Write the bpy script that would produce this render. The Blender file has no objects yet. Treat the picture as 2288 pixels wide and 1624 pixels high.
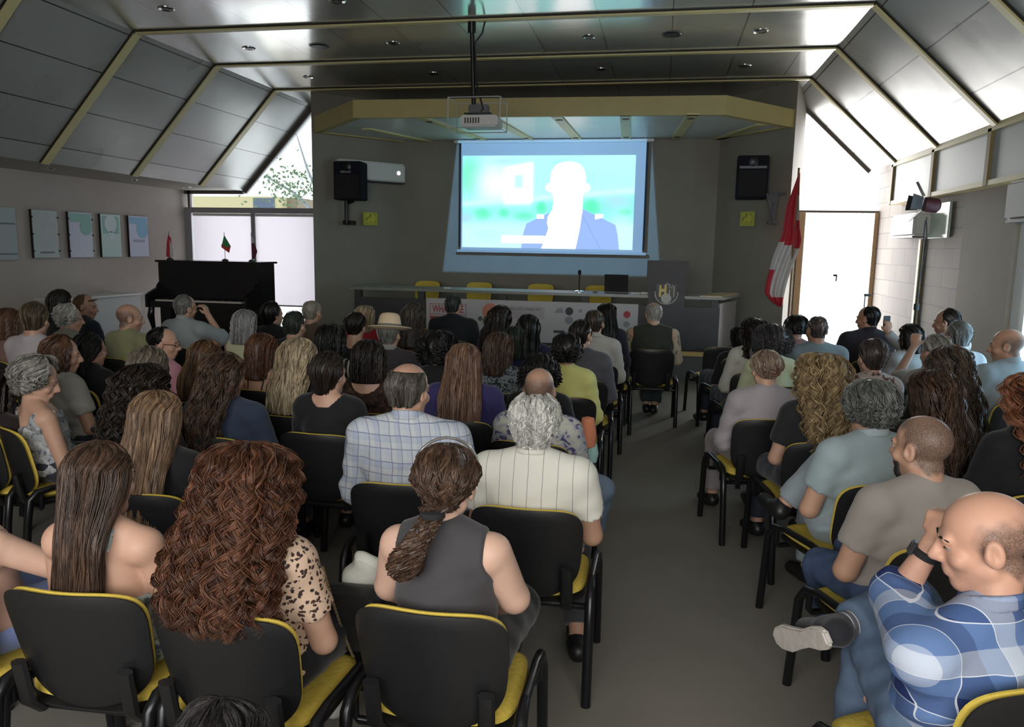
import bpy, bmesh, math, random
import numpy as np
from mathutils import Vector, Matrix
random.seed(7); np.random.seed(7)
S = bpy.context.scene
C = S.collection
PI = math.pi

# ------------------------------------------------------------------ camera
F = 1720.0; PITCH = 0.1495; YAW = 0.1882; ROLL = 0.0176; CH = 1.8
_fw = Vector((-math.sin(YAW)*math.cos(PITCH), math.cos(YAW)*math.cos(PITCH), -math.sin(PITCH)))
_rt = Vector((math.cos(YAW), math.sin(YAW), 0)); _up = _rt.cross(_fw)
RT = _rt*math.cos(ROLL) + _up*math.sin(ROLL); UP = _up*math.cos(ROLL) - _rt*math.sin(ROLL)
cd = bpy.data.cameras.new('camera'); cam = bpy.data.objects.new('camera', cd); C.objects.link(cam)
cd.sensor_width = 36; cd.lens = F/2288*36; cd.clip_start = 0.05
cam.matrix_world = Matrix(((RT.x, UP.x, -_fw.x, 0), (RT.y, UP.y, -_fw.y, 0), (RT.z, UP.z, -_fw.z, CH), (0, 0, 0, 1)))
S.camera = cam
def at(px, py, Y=None, z=None, X=None):
    """the point of the room that stands at depth Y (or height z, or side X) where the photo shows (px, py)"""
    d = _fw + RT*((px-1144)/F) - UP*((py-812)/F)
    t = Y/d.y if Y is not None else ((z-CH)/d.z if z is not None else X/d.x)
    return Vector((t*d.x, t*d.y, CH+t*d.z))

# ------------------------------------------------------------------ world, lights, exposure
S.view_settings.view_transform = 'Standard'; S.view_settings.look = 'None'
S.view_settings.gamma = 1; S.view_settings.use_curve_mapping = False
S.view_settings.exposure = 0.48
S.cycles.use_denoising = True
S.cycles.max_bounces = 5; S.cycles.diffuse_bounces = 3; S.cycles.glossy_bounces = 2
S.cycles.transmission_bounces = 4; S.cycles.transparent_max_bounces = 8
S.cycles.sample_clamp_indirect = 4.0; S.cycles.adaptive_threshold = 0.03
W = bpy.data.worlds.new('sky'); S.world = W; W.use_nodes = True
wn = W.node_tree; bg = wn.nodes['Background']
bg.inputs[0].default_value = (0.82, 0.93, 1.0, 1); bg.inputs[1].default_value = 1.6
def area(name, loc, aim, sx, sy, power, col, spread=180):
    l = bpy.data.lights.new(name, 'AREA'); l.shape = 'RECTANGLE'; l.size = sx; l.size_y = sy
    l.energy = power; l.color = col; l.spread = math.radians(spread)
    o = bpy.data.objects.new(name, l); C.objects.link(o); o.location = loc
    o.rotation_euler = (Vector(aim)-Vector(loc)).to_track_quat('-Z', 'Y').to_euler(); return o
# daylight at the openings: glazed door on the right, side door, blinds on the left; plus an added fill lamp behind the camera
area('daylight_door', (2.85, 13.75, 2.0), (2.2, 0, 0.9), 1.6, 3.9, 195, (1.0, 0.97, 0.95))
area('daylight_side_door', (3.75, 6.9, 1.3), (0, 6.9, 1.0), 2.6, 2.5, 120, (0.85, 0.95, 1.0))
area('daylight_left_window', (-7.4, 13.9, 1.5), (-7.2, 0, 1.2), 2.5, 3.2, 36, (0.95, 0.97, 1.0))
area('rear_fill', (-0.6, -1.60, 2.15), (-0.8, 4, 0.8), 5.0, 1.5, 150, (1.0, 0.96, 0.92))
S.view_settings.exposure = 0.48
# ------------------------------------------------------------------ helpers
def tag(o, label=None, cat=None, group=None, kind=None):
    if label: o['label'] = label
    if cat: o['category'] = cat
    if group: o['group'] = group
    if kind: o['kind'] = kind
    return o
def empty(name, loc=(0, 0, 0), rz=0, **k):
    o = bpy.data.objects.new(name, None); C.objects.link(o); o.location = loc; o.rotation_euler = (0, 0, rz)
    return tag(o, **k)
def link(name, me, mat=None, parent=None, smooth=False, **k):
    o = bpy.data.objects.new(name, me); C.objects.link(o)
    if mat: me.materials.append(mat)
    if parent: o.parent = parent
    if smooth and len(me.polygons): me.polygons.foreach_set('use_smooth', [True]*len(me.polygons))
    return tag(o, **k)
def npmesh(V, Fq, smooth=True, name='m'):
    """numpy verts and faces (n,3)/(n,4) -> mesh"""
    me = bpy.data.meshes.new(name)
    V = np.asarray(V, dtype=np.float32); Fq = np.asarray(Fq, dtype=np.int32); n, k = Fq.shape
    me.vertices.add(len(V)); me.vertices.foreach_set('co', V.ravel())
    me.loops.add(n*k); me.loops.foreach_set('vertex_index', Fq.ravel())
    me.polygons.add(n); me.polygons.foreach_set('loop_start', np.arange(0, n*k, k, dtype=np.int32))
    me.polygons.foreach_set('use_smooth', np.full(n, smooth))
    me.update(calc_edges=True); me.validate(); return me
class MB:
    """collects simple solids into ONE mesh"""
    def __init__(s): s.v = []; s.f = []
    def add(s, v, f):
        b = len(s.v); s.v += [tuple(p) for p in v]; s.f += [tuple(b+i for i in q) for q in f]; return s
    def box(s, x0, x1, y0, y1, z0, z1, M=None):
        v = [Vector((x, y, z)) for z in (z0, z1) for y in (y0, y1) for x in (x0, x1)]
        if M is not None: v = [M @ p for p in v]
        return s.add(v, [(0, 2, 3, 1), (4, 5, 7, 6), (0, 1, 5, 4), (2, 6, 7, 3), (0, 4, 6, 2), (1, 3, 7, 5)])
    def prism(s, poly, z0, z1):
        n = len(poly); v = [(x, y, z0) for x, y in poly]+[(x, y, z1) for x, y in poly]
        return s.add(v, [tuple(range(n))[::-1], tuple(range(n, 2*n))]+[(i, (i+1) % n, n+(i+1) % n, n+i) for i in range(n)])
    def hexa(s, a, b):      # two quads joined
        n = len(a); return s.add(list(a)+list(b), [tuple(range(n))[::-1], tuple(range(n, 2*n))]+[(i, (i+1) % n, n+(i+1) % n, n+i) for i in range(n)])
    def strip(s, p0, p1, off, th):   # a bar of rectangular section from p0 to p1, section spanned by off and th
        p0, p1, off, th = map(Vector, (p0, p1, off, th))
        return s.hexa([p0, p0+off, p0+off+th, p0+th], [p1, p1+off, p1+off+th, p1+th])
    def tube(s, pts, r, n=10, r2=None, flat=1.0):
        pts = [Vector(p) for p in pts]; m = len(pts); rr = r if isinstance(r, (list, tuple)) else [r]*m
        base = len(s.v); t0 = (pts[1]-pts[0]).normalized(); u = t0.orthogonal().normalized()
        if abs(t0.dot(Vector((1, 0, 0)))) < 0.9: u = (Vector((1, 0, 0)) - t0*t0.x).normalized()
        for i, p in enumerate(pts):
            t = (pts[min(i+1, m-1)]-pts[max(i-1, 0)]).normalized()
            u = (u-t*u.dot(t)).normalized(); w = t.cross(u)
            for k in range(n):
                a = 2*PI*k/n; s.v.append(tuple(p+(u*math.cos(a)*flat+w*math.sin(a))*rr[i]))
        for i in range(m-1):
            for k in range(n):
                s.f.append((base+i*n+k, base+i*n+(k+1) % n, base+(i+1)*n+(k+1) % n, base+(i+1)*n+k))
        s.f.append(tuple(base+k for k in range(n))[::-1]); s.f.append(tuple(base+(m-1)*n+k for k in range(n)))
        return s
    def cyl(s, p0, p1, r, n=16, r1=None): return s.tube([p0, p1], [r, r if r1 is None else r1], n)
    def lathe(s, prof, n=24, M=None):   # prof [(r,z)]
        b = len(s.v)
        for r, z in prof:
            for k in range(n):
                a = 2*PI*k/n; p = Vector((r*math.cos(a), r*math.sin(a), z)); s.v.append(tuple(M @ p if M is not None else p))
        for i in range(len(prof)-1):
            for k in range(n): s.f.append((b+i*n+k, b+i*n+(k+1) % n, b+(i+1)*n+(k+1) % n, b+(i+1)*n+k))
        s.f.append(tuple(b+k for k in range(n))[::-1]); s.f.append(tuple(b+(len(prof)-1)*n+k for k in range(n))); return s
    def build(s, name, mat, parent=None, smooth=False, bevel=0, seg=2, **k):
        me = bpy.data.meshes.new(name); me.from_pydata(s.v, [], s.f); me.update()
        bm = bmesh.new(); bm.from_mesh(me); bmesh.ops.recalc_face_normals(bm, faces=bm.faces)
        if bevel:
            bmesh.ops.bevel(bm, geom=[e for e in bm.edges if e.is_manifold and e.calc_face_angle(0) > 0.5], offset=bevel, segments=seg, affect='EDGES', clamp_overlap=True)
        bm.to_mesh(me); bm.free()
        o = link(name, me, mat, parent, smooth, **k)
        if smooth:
            try: me.set_sharp_from_angle(angle=math.radians(40))
            except Exception: pass
        return o
def tri(s): return s
def text(name, body, size, mat, parent, M, align='CENTER', ext=0.0015, xs=1.0, bold=0.0, **k):
    cu = bpy.data.curves.new(name, 'FONT'); cu.body = body; cu.size = size; cu.align_x = align; cu.align_y = 'CENTER'
    cu.extrude = ext; cu.offset = bold
    o = bpy.data.objects.new('tmp', cu); C.objects.link(o)
    dg = bpy.context.evaluated_depsgraph_get(); me = bpy.data.meshes.new_from_object(o.evaluated_get(dg))
    bpy.data.objects.remove(o); bpy.data.curves.remove(cu)
    me.transform(Matrix.Diagonal((xs, 1, 1, 1))); me.transform(M)
    return link(name, me, mat, parent, **k)

# ------------------------------------------------------------------ materials
def nt(name):
    m = bpy.data.materials.new(name); m.use_nodes = True; return m, m.node_tree.nodes, m.node_tree.links, m.node_tree.nodes['Principled BSDF']
def c4(c): return (c[0], c[1], c[2], 1)
def mat(name, col, rough=0.6, metal=0, var=0.12, scale=40, bump=0.0, spec=0.5, coords='Object', stretch=None, emis=None, es=0, sheen=0, trans=0):
    m, N, L, B = nt(name)
    tc = N.new('ShaderNodeTexCoord'); mp = N.new('ShaderNodeMapping'); L.new(tc.outputs[coords], mp.inputs[0])
    if stretch: mp.inputs['Scale'].default_value = stretch
    no = N.new('ShaderNodeTexNoise'); no.inputs['Scale'].default_value = scale; no.inputs['Detail'].default_value = 4; L.new(mp.outputs[0], no.inputs[0])
    mx = N.new('ShaderNodeMix'); mx.data_type = 'RGBA'
    mx.inputs[6].default_value = c4([v*(1-var) for v in col]); mx.inputs[7].default_value = c4([min(1, v*(1+var)) for v in col])
    L.new(no.outputs[0], mx.inputs[0]); L.new(mx.outputs[2], B.inputs['Base Color'])
    B.inputs['Roughness'].default_value = rough; B.inputs['Metallic'].default_value = metal; B.inputs['Specular IOR Level'].default_value = spec
    if sheen: B.inputs['Sheen Weight'].default_value = sheen
    if trans: B.inputs['Transmission Weight'].default_value = trans
    if bump:
        b = N.new('ShaderNodeBump'); b.inputs['Strength'].default_value = bump; b.inputs['Distance'].default_value = 0.01
        L.new(no.outputs[0], b.inputs['Height']); L.new(b.outputs[0], B.inputs['Normal'])
    if emis: B.inputs['Emission Color'].default_value = c4(emis); B.inputs['Emission Strength'].default_value = es
    return m
_mc = {}
def cloth(col, rough=0.85):
    k = ('cloth', tuple(round(v, 3) for v in col))
    if k not in _mc: _mc[k] = mat('fabric', col, rough, var=0.10, scale=9, bump=0.25, spec=0.2, sheen=0.15)
    return _mc[k]
def skin(col):
    k = ('skin', tuple(col))
    if k not in _mc:
        m = mat('skin', col, 0.5, var=0.10, scale=14, bump=0.05, spec=0.4); _mc[k] = m
        N = m.node_tree.nodes; L = m.node_tree.links; B = N['Principled BSDF']; src = B.inputs['Base Color'].links[0].from_socket
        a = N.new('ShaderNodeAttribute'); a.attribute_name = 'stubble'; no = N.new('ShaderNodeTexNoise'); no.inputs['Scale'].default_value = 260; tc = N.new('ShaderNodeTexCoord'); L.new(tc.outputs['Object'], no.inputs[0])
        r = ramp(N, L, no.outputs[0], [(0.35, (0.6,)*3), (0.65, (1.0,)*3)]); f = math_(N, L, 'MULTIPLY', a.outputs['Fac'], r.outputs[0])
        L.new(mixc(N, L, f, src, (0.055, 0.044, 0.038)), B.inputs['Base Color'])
    return _mc[k]
def ramp(N, L, src, stops, interp='LINEAR'):
    r = N.new('ShaderNodeValToRGB'); r.color_ramp.interpolation = interp
    e = r.color_ramp.elements
    while len(e) < len(stops): e.new(0.5)
    for el, (p, c) in zip(e, stops): el.position = p; el.color = c4(c)
    L.new(src, r.inputs[0]); return r
def math_(N, L, op, a, b=None, c=None):
    n = N.new('ShaderNodeMath'); n.operation = op
    for i, v in enumerate((a, b, c)):
        if v is None: continue
        if isinstance(v, (int, float)): n.inputs[i].default_value = v
        else: L.new(v, n.inputs[i])
    return n.outputs[0]
def mixc(N, L, f, a, b, blend='MIX'):
    m = N.new('ShaderNodeMix'); m.data_type = 'RGBA'; m.blend_type = blend
    if isinstance(f, (int, float)): m.inputs[0].default_value = f
    else: L.new(f, m.inputs[0])
    for i, v in ((6, a), (7, b)):
        if isinstance(v, (tuple, list)): m.inputs[i].default_value = c4(v)
        else: L.new(v, m.inputs[i])
    return m.outputs[2]
def hairmat(dark, light, rough=0.42, spec=0.35):
    k = ('hair', tuple(dark), tuple(light))
    if k in _mc: return _mc[k]
    m, N, L, B = nt('hair'); a = N.new('ShaderNodeAttribute'); a.attribute_name = 'rnd'
    r = ramp(N, L, a.outputs['Fac'], [(0.0, dark), (0.55, [(d+l)/2 for d, l in zip(dark, light)]), (1.0, light)])
    tc = N.new('ShaderNodeTexCoord'); no = N.new('ShaderNodeTexNoise'); no.inputs['Scale'].default_value = 60
    mp = N.new('ShaderNodeMapping'); mp.inputs['Scale'].default_value = (1, 1, 0.15); L.new(tc.outputs['Object'], mp.inputs[0]); L.new(mp.outputs[0], no.inputs[0])
    rr = ramp(N, L, no.outputs[0], [(0.3, (0.55,)*3), (0.7, (1.25,)*3)])
    L.new(mixc(N, L, 1.0, r.outputs[0], rr.outputs[0], 'MULTIPLY'), B.inputs['Base Color'])
    B.inputs['Roughness'].default_value = rough; B.inputs['Specular IOR Level'].default_value = spec
    _mc[k] = m; return m
def plaid(name, base, cols, sx, sz, line, lw=0.06):
    """woven check: bands of colour across x and z with thin lines"""
    m, N, L, B = nt(name); tc = N.new('ShaderNodeTexCoord'); sp = N.new('ShaderNodeSeparateXYZ')
    no = N.new('ShaderNodeTexNoise'); no.inputs['Scale'].default_value = 6; L.new(tc.outputs['Object'], no.inputs[0])
    wob = N.new('ShaderNodeVectorMath'); wob.operation = 'MULTIPLY_ADD'; L.new(no.outputs['Color'], wob.inputs[0]); wob.inputs[1].default_value = (0.02,)*3; L.new(tc.outputs['Object'], wob.inputs[2])
    L.new(wob.outputs[0], sp.inputs[0])
    xx = math_(N, L, 'MULTIPLY_ADD', sp.outputs[1], 0.55, sp.outputs[0])
    def band(src, s): return math_(N, L, 'FRACT', math_(N, L, 'MULTIPLY', src, s))
    bx, bz = band(xx, sx), band(sp.outputs[2], sz)
    st = [(i/len(cols), c) for i, c in enumerate(cols)]
    rx = ramp(N, L, bx, st, 'CONSTANT'); rz = ramp(N, L, bz, st, 'CONSTANT')
    col = mixc(N, L, 0.5, rx.outputs[0], rz.outputs[0])
    n = len(cols)
    for b in (bx, bz):
        f = math_(N, L, 'FRACT', math_(N, L, 'MULTIPLY', b, n/2 if n > 2 else 1)); col = mixc(N, L, math_(N, L, 'LESS_THAN', f, lw), col, line)
    L.new(col, B.inputs['Base Color']); B.inputs['Roughness'].default_value = 0.85; B.inputs['Specular IOR Level'].default_value = 0.2
    return m
def stripes(name, base, line, s, lw=0.1, axis=0, wob=0.01):
    m, N, L, B = nt(name); tc = N.new('ShaderNodeTexCoord'); no = N.new('ShaderNodeTexNoise'); no.inputs['Scale'].default_value = 5; L.new(tc.outputs['Object'], no.inputs[0])
    w = N.new('ShaderNodeVectorMath'); w.operation = 'MULTIPLY_ADD'; L.new(no.outputs['Color'], w.inputs[0]); w.inputs[1].default_value = (wob,)*3; L.new(tc.outputs['Object'], w.inputs[2])
    sp = N.new('ShaderNodeSeparateXYZ'); L.new(w.outputs[0], sp.inputs[0])
    f = math_(N, L, 'FRACT', math_(N, L, 'MULTIPLY', sp.outputs[axis], s))
    L.new(mixc(N, L, math_(N, L, 'LESS_THAN', f, lw), base, line), B.inputs['Base Color']); B.inputs['Roughness'].default_value = 0.85; B.inputs['Specular IOR Level'].default_value = 0.2
    return m
def spots(name, base, c1, c2=None, scale=40, thr=0.42, soft=0.03, dist=0.3):
    m, N, L, B = nt(name); tc = N.new('ShaderNodeTexCoord'); no = N.new('ShaderNodeTexNoise'); no.inputs['Scale'].default_value = scale; no.inputs['Detail'].default_value = 1.5; no.inputs['Distortion'].default_value = dist
    L.new(tc.outputs['Object'], no.inputs[0])
    st = [(0, c1), (thr-soft, c1), (thr, base)]
    if c2: st += [(1-thr, base), (1-thr+soft, c2)]
    L.new(ramp(N, L, no.outputs[0], st).outputs[0], B.inputs['Base Color']); B.inputs['Roughness'].default_value = 0.85; B.inputs['Specular IOR Level'].default_value = 0.2
    return m
def leopard():
    m, N, L, B = nt('leopard_print'); tc = N.new('ShaderNodeTexCoord'); vo = N.new('ShaderNodeTexVoronoi'); vo.inputs['Scale'].default_value = 62
    no = N.new('ShaderNodeTexNoise'); no.inputs['Scale'].default_value = 55
    w = N.new('ShaderNodeVectorMath'); w.operation = 'MULTIPLY_ADD'; L.new(tc.outputs['Object'], no.inputs[0]); L.new(no.outputs['Color'], w.inputs[0]); w.inputs[1].default_value = (0.02,)*3; L.new(tc.outputs['Object'], w.inputs[2]); L.new(w.outputs[0], vo.inputs[0])
    r = ramp(N, L, vo.outputs['Distance'], [(0, (0.03, 0.015, 0.012)), (0.34, (0.03, 0.015, 0.012)), (0.40, (0.56, 0.40, 0.29))])
    L.new(r.outputs[0], B.inputs['Base Color']); B.inputs['Roughness'].default_value = 0.8; return m

WHITE = mat('white_plastic', (0.62, 0.63, 0.6), 0.4)
BLACKP = mat('black_plastic', (0.012, 0.012, 0.013), 0.42, scale=90, bump=0.05)
BLACKM = mat('black_metal', (0.012, 0.012, 0.014), 0.3, metal=0.3)
BLACKF = mat('black_fabric', (0.012, 0.012, 0.014), 0.9, scale=120, bump=0.3)
CHROME = mat('chrome', (0.6, 0.6, 0.6), 0.18, metal=1)
YELLOW = mat('yellow_fabric', (0.62, 0.46, 0.08), 0.8, var=0.15, scale=60, bump=0.3, spec=0.2)
CREAM = mat('cream_trim', (0.58, 0.50, 0.24), 0.5, var=0.06, scale=6)
CREAMD = mat('ochre_board', (0.42, 0.34, 0.14), 0.6, var=0.08, scale=5)
PIANO = mat('black_lacquer', (0.008, 0.008, 0.010), 0.16, spec=0.5)
GREYW = mat('grey_wall_paint', (0.25, 0.235, 0.195), 0.75, var=0.10, scale=3, bump=0.06)
LWALL = mat('plaster_wall', (0.42, 0.37, 0.33), 0.8, var=0.06, scale=2.5, bump=0.05)
RWALL = mat('curtain_wall', (0.30, 0.27, 0.23), 0.8, var=0.08, scale=3, bump=0.05)
FLOORM = mat('grey_carpet', (0.20, 0.185, 0.16), 0.85, var=0.18, scale=1.6, bump=0.0)
DARKWOOD = mat('dark_veneer', (0.045, 0.045, 0.05), 0.5, var=0.2, scale=12, stretch=(1, 1, 6))
GREYWOOD = mat('grey_veneer', (0.28, 0.26, 0.25), 0.5, var=0.08, scale=12, stretch=(1, 1, 6))
TABLETOP = mat('table_veneer', (0.24, 0.25, 0.22), 0.3, var=0.1, scale=10)
def panelmat(name, col, ax, ay, bw, bh, rough=0.20, metal=0.75, off=0.5, seam=(0.03, 0.03, 0.028), coat=0):
    """large sheets with thin seams: ax, ay pick the coordinates that run along and across"""
    m, N, L, B = nt(name); tc = N.new('ShaderNodeTexCoord'); sp = N.new('ShaderNodeSeparateXYZ'); L.new(tc.outputs['Object'], sp.inputs[0])
    cb = N.new('ShaderNodeCombineXYZ'); L.new(sp.outputs[ax], cb.inputs[0]); L.new(sp.outputs[ay], cb.inputs[1])
    br = N.new('ShaderNodeTexBrick'); br.offset = off; L.new(cb.outputs[0], br.inputs[0])
    br.inputs['Scale'].default_value = 1; br.inputs['Brick Width'].default_value = bw; br.inputs['Row Height'].default_value = bh
    br.inputs['Mortar Size'].default_value = 0.006; br.inputs['Mortar Smooth'].default_value = 0.3; br.inputs['Bias'].default_value = -0.2
    br.inputs['Color1'].default_value = c4([v*0.88 for v in col]); br.inputs['Color2'].default_value = c4([min(1, v*1.12) for v in col]); br.inputs['Mortar'].default_value = c4(seam)
    no = N.new('ShaderNodeTexNoise'); no.inputs['Scale'].default_value = 1.2; L.new(tc.outputs['Object'], no.inputs[0])
    B.inputs['Coat Weight'].default_value = coat; B.inputs['Coat Roughness'].default_value = 0.13; B.inputs['Coat IOR'].default_value = 1.9
    L.new(br.outputs[0], B.inputs['Base Color']); B.inputs['Metallic'].default_value = metal
    r = ramp(N, L, no.outputs[0], [(0.3, (rough*0.85,)*3), (0.7, (rough*1.2,)*3)]); L.new(r.outputs[0], B.inputs['Roughness'])
    bp = N.new('ShaderNodeBump'); bp.inputs['Strength'].default_value = 0.15; bp.inputs['Distance'].default_value = 0.05; L.new(no.outputs[0], bp.inputs['Height']); L.new(bp.outputs[0], B.inputs['Normal'])
    return m
CEILM = panelmat('ceiling_sheet', (0.50, 0.50, 0.45), 0, 1, 0.78, 40, off=0, rough=0.22, metal=0.3, coat=0.9)
SLOPEM = panelmat('slope_sheet', (0.40, 0.40, 0.37), 1, 2, 40, 0.42, off=0, rough=0.3, metal=0.25)
def brickmat():
    m, N, L, B = nt('block_wall'); tc = N.new('ShaderNodeTexCoord'); sp = N.new('ShaderNodeSeparateXYZ'); L.new(tc.outputs['Object'], sp.inputs[0])
    cb = N.new('ShaderNodeCombineXYZ'); L.new(sp.outputs[1], cb.inputs[0]); L.new(sp.outputs[2], cb.inputs[1])
    br = N.new('ShaderNodeTexBrick'); L.new(cb.outputs[0], br.inputs[0]); br.inputs['Scale'].default_value = 1
    br.inputs['Brick Width'].default_value = 0.62; br.inputs['Row Height'].default_value = 0.235; br.inputs['Mortar Size'].default_value = 0.008
    br.inputs['Color1'].default_value = (0.155, 0.125, 0.105, 1); br.inputs['Color2'].default_value = (0.21, 0.175, 0.145, 1); br.inputs['Mortar'].default_value = (0.09, 0.07, 0.06, 1)
    L.new(br.outputs[0], B.inputs['Base Color']); B.inputs['Roughness'].default_value = 0.7
    bp = N.new('ShaderNodeBump'); bp.inputs['Strength'].default_value = 0.4; bp.inputs['Distance'].default_value = 0.02; bp.invert = True; L.new(br.outputs['Fac'], bp.inputs['Height']); L.new(bp.outputs[0], B.inputs['Normal'])
    return m
BLOCK = brickmat()
def blindmat(name, col, t=0.6):
    m, N, L, B = nt(name); tr = N.new('ShaderNodeBsdfTranslucent'); tr.inputs[0].default_value = c4(col)
    df = N.new('ShaderNodeBsdfDiffuse'); df.inputs[0].default_value = c4(col); mx = N.new('ShaderNodeMixShader'); mx.inputs[0].default_value = t
    L.new(df.outputs[0], mx.inputs[1]); L.new(tr.outputs[0], mx.inputs[2]); L.new(mx.outputs[0], N['Material Output'].inputs[0]); return m
def glassmat():
    m, N, L, B = nt('window_glass'); tr = N.new('ShaderNodeBsdfTransparent'); gl = N.new('ShaderNodeBsdfGlossy'); gl.inputs['Roughness'].default_value = 0.02
    fr = N.new('ShaderNodeFresnel'); fr.inputs[0].default_value = 1.3; mx = N.new('ShaderNodeMixShader'); L.new(fr.outputs[0], mx.inputs[0]); L.new(tr.outputs[0], mx.inputs[1]); L.new(gl.outputs[0], mx.inputs[2])
    L.new(mx.outputs[0], N['Material Output'].inputs[0]); return m
GLASS = glassmat()

# ------------------------------------------------------------------ the room
st = dict(kind='structure')
XL, XR, ZC = -6.245, 1.952, 4.25           # flat middle of the ceiling
BLX, BLZ, BRX, BRZ = -7.642, 2.748, 3.172, 3.089   # feet of the slopes
WL, WR, YF, YB = -8.85, 3.35, 13.3, -1.75
MB().box(WL-0.2, WR+0.2, YB-0.2, 14.2, -0.15, 0).build('floor', FLOORM, **st)
MB().box(WL-0.2, WL, YB, YF+0.3, 0, 2.9).build('wall_left', LWALL, **st)
c = MB(); c.box(XL, XR, YB, YF+0.3, ZC, ZC+0.1); c.build('ceiling', CEILM, **st)
MB().hexa([(XL, YB, ZC), (BLX, YB, BLZ), (BLX-0.07, YB, BLZ+0.07), (XL, YB, ZC+0.1)], [(XL, YF+0.3, ZC), (BLX, YF+0.3, BLZ), (BLX-0.07, YF+0.3, BLZ+0.07), (XL, YF+0.3, ZC+0.1)]).build('ceiling_left_slope', SLOPEM, **st)
MB().hexa([(XR, YB, ZC), (BRX, YB, BRZ), (BRX+0.07, YB, BRZ+0.07), (XR, YB, ZC+0.1)], [(XR, YF+0.3, ZC), (BRX, YF+0.3, BRZ), (BRX+0.07, YF+0.3, BRZ+0.07), (XR, YF+0.3, ZC+0.1)]).build('ceiling_right_slope', SLOPEM, **st)
MB().box(WL, BLX, YB, YF+0.3, BLZ, BLZ+0.1).build('ceiling_left_soffit', mat('soffit_paint', (0.36, 0.33, 0.27), 0.6, scale=3), **st)
# stage wall with splayed sides
MB().prism([(-6.1, 13.3), (-5.72, 12.15), (-4.66, 13.42), (0.85, 13.42), (1.82, 12.15), (2.14, 13.3), (2.14, 13.7), (-6.1, 13.7)], 0, ZC).build('wall_front', GREYW, **st)
# unseen rear wall set close for the fill, with an added window band
w = MB(); w.box(WL, WR, YB-0.2, YB, 0, 1.35); w.box(WL, WR, YB-0.2, YB, 2.95, ZC); w.box(WL, -3.2, YB-0.2, YB, 1.35, 2.95); w.box(2.0, WR, YB-0.2, YB, 1.35, 2.95)
w.build('wall_back', LWALL, **st)
w = MB()
for i in range(5): w.box(-3.2+i*1.27, -3.12+i*1.27, YB-0.1, YB-0.04, 1.35, 2.95)
w.box(-3.2, 2.0, YB-0.1, YB-0.04, 1.35, 1.42); w.box(-3.2, 2.0, YB-0.1, YB-0.04, 2.88, 2.95); w.build('added_rear_window', WHITE, **st)
# right wall: block part, plain part, opening with the side door
MB().box(WR, WR+0.25, 9.65, YF+0.3, 0, 3.2).build('wall_right', BLOCK, **st)
w = MB(); w.box(WR-0.02, WR+0.25, 8.32, 9.65, 0, 3.2); w.box(WR, WR+0.25, YB, 5.2, 0, 3.2); w.box(WR, WR+0.25, 5.2, 8.32, 2.5, 3.2)
w.build('wall_right_plain', RWALL, **st)
# bulkhead over the right wall: boarding, rails and posts
w = MB(); w.box(BRX+0.02, WR+0.2, YB, 12.15, 2.55, 3.12); w.build('trim_1', mat('bulkhead_board', (0.40, 0.42, 0.40), 0.45, var=0.05, scale=2), **st)
w = MB(); w.box(BRX-0.01, BRX+0.05, YB, 12.17, 3.03, 3.10); w.box(BRX-0.005, WR+0.02, YB, 12.17, 2.50, 2.55)
w.build('trim_2', CREAM, **st)
w = MB()
for y in (12.08, 10.38, 8.72, 7.05, 5.4): w.box(BRX-0.01, BRX+0.02, y-0.045, y+0.045, 2.5, 3.06)
w.build('trim_3', mat('brown_post', (0.24, 0.17, 0.06), 0.6), **st)
# ceiling beams, one per bay
dk = mat('shadow_gap', (0.02, 0.019, 0.016), 0.8)
for i in range(-5, 3):
    y = 8.545+1.69*(i)
    b = MB(); e = Vector
    b.box(XL, XR, y, y+0.085, ZC-0.03, ZC+0.01)
    nl = Vector((ZC-BLZ, 0, -(XL-BLX))).normalized(); nr = Vector((-(ZC-BRZ), 0, -(BRX-XR))).normalized()
    b.strip((XL, y, ZC), (BLX, y, BLZ), (0, 0.12, 0), tuple(nl*0.03)); b.strip((XR, y, ZC), (BRX, y, BRZ), (0, 0.10, 0), tuple(nr*0.03))
    b.build('trim_%d' % (i+10), CREAM, **st)
    g = MB(); g.box(XL, XR, y-0.025, y, ZC-0.012, ZC+0.01); g.strip((XL, y-0.025, ZC), (BLX, y-0.025, BLZ), (0, 0.025, 0), tuple(nl*0.012)); g.strip((XR, y-0.03, ZC), (BRX, y-0.03, BRZ), (0, 0.03, 0), tuple(nr*0.012))
    g.build('trim_%d' % (i+20), dk, **st)
# gable glazing left of the stage
g = MB(); ys, ye = YF+0.08, YF+0.10
g.prism([(0, 0)]*3, 0, 0) if False else None
def gable(name, pts, y0, y1, m, **k): return MB().hexa([(x, y0, z) for x, z in pts], [(x, y1, z) for x, z in pts]).build(name, m, **k)
win = gable('window_1', [(-8.85, 2.42), (-6.1, 2.42), (-6.1, ZC), (XL, ZC), (BLX, BLZ), (-8.85, BLZ)], YF+0.09, YF+0.10, GLASS, **st)
FR = mat('window_frame_paint', (0.30, 0.28, 0.30), 0.5); FRD = mat('window_frame_dark', (0.10, 0.085, 0.075), 0.5)
w = MB(); w.box(-8.7, -6.1, YF-0.02, YF+0.08, 2.34, 2.44); w.box(-8.85, -8.72, YF, YF+0.08, 0, 2.44); w.box(-6.22, -6.1, YF-0.02, YF+0.08, 0, 2.34); w.box(-7.50, -7.42, YF, YF+0.08, 0.2, 2.34); w.box(-8.7, -6.1, YF, YF+0.08, 0.0, 0.2)
w.build('window_frame', FR, win)
w = MB(); w.box(-8.78, -8.73, YF, YF+0.06, 2.44, BLZ); w.box(-8.85, BLX, YF, YF+0.06, BLZ-0.06, BLZ); w.strip((BLX, YF, BLZ), (XL, YF, ZC), (0, 0.06, 0), (0.05, 0, -0.055)); w.build('window_glazing_bar', FRD, win)
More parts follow.
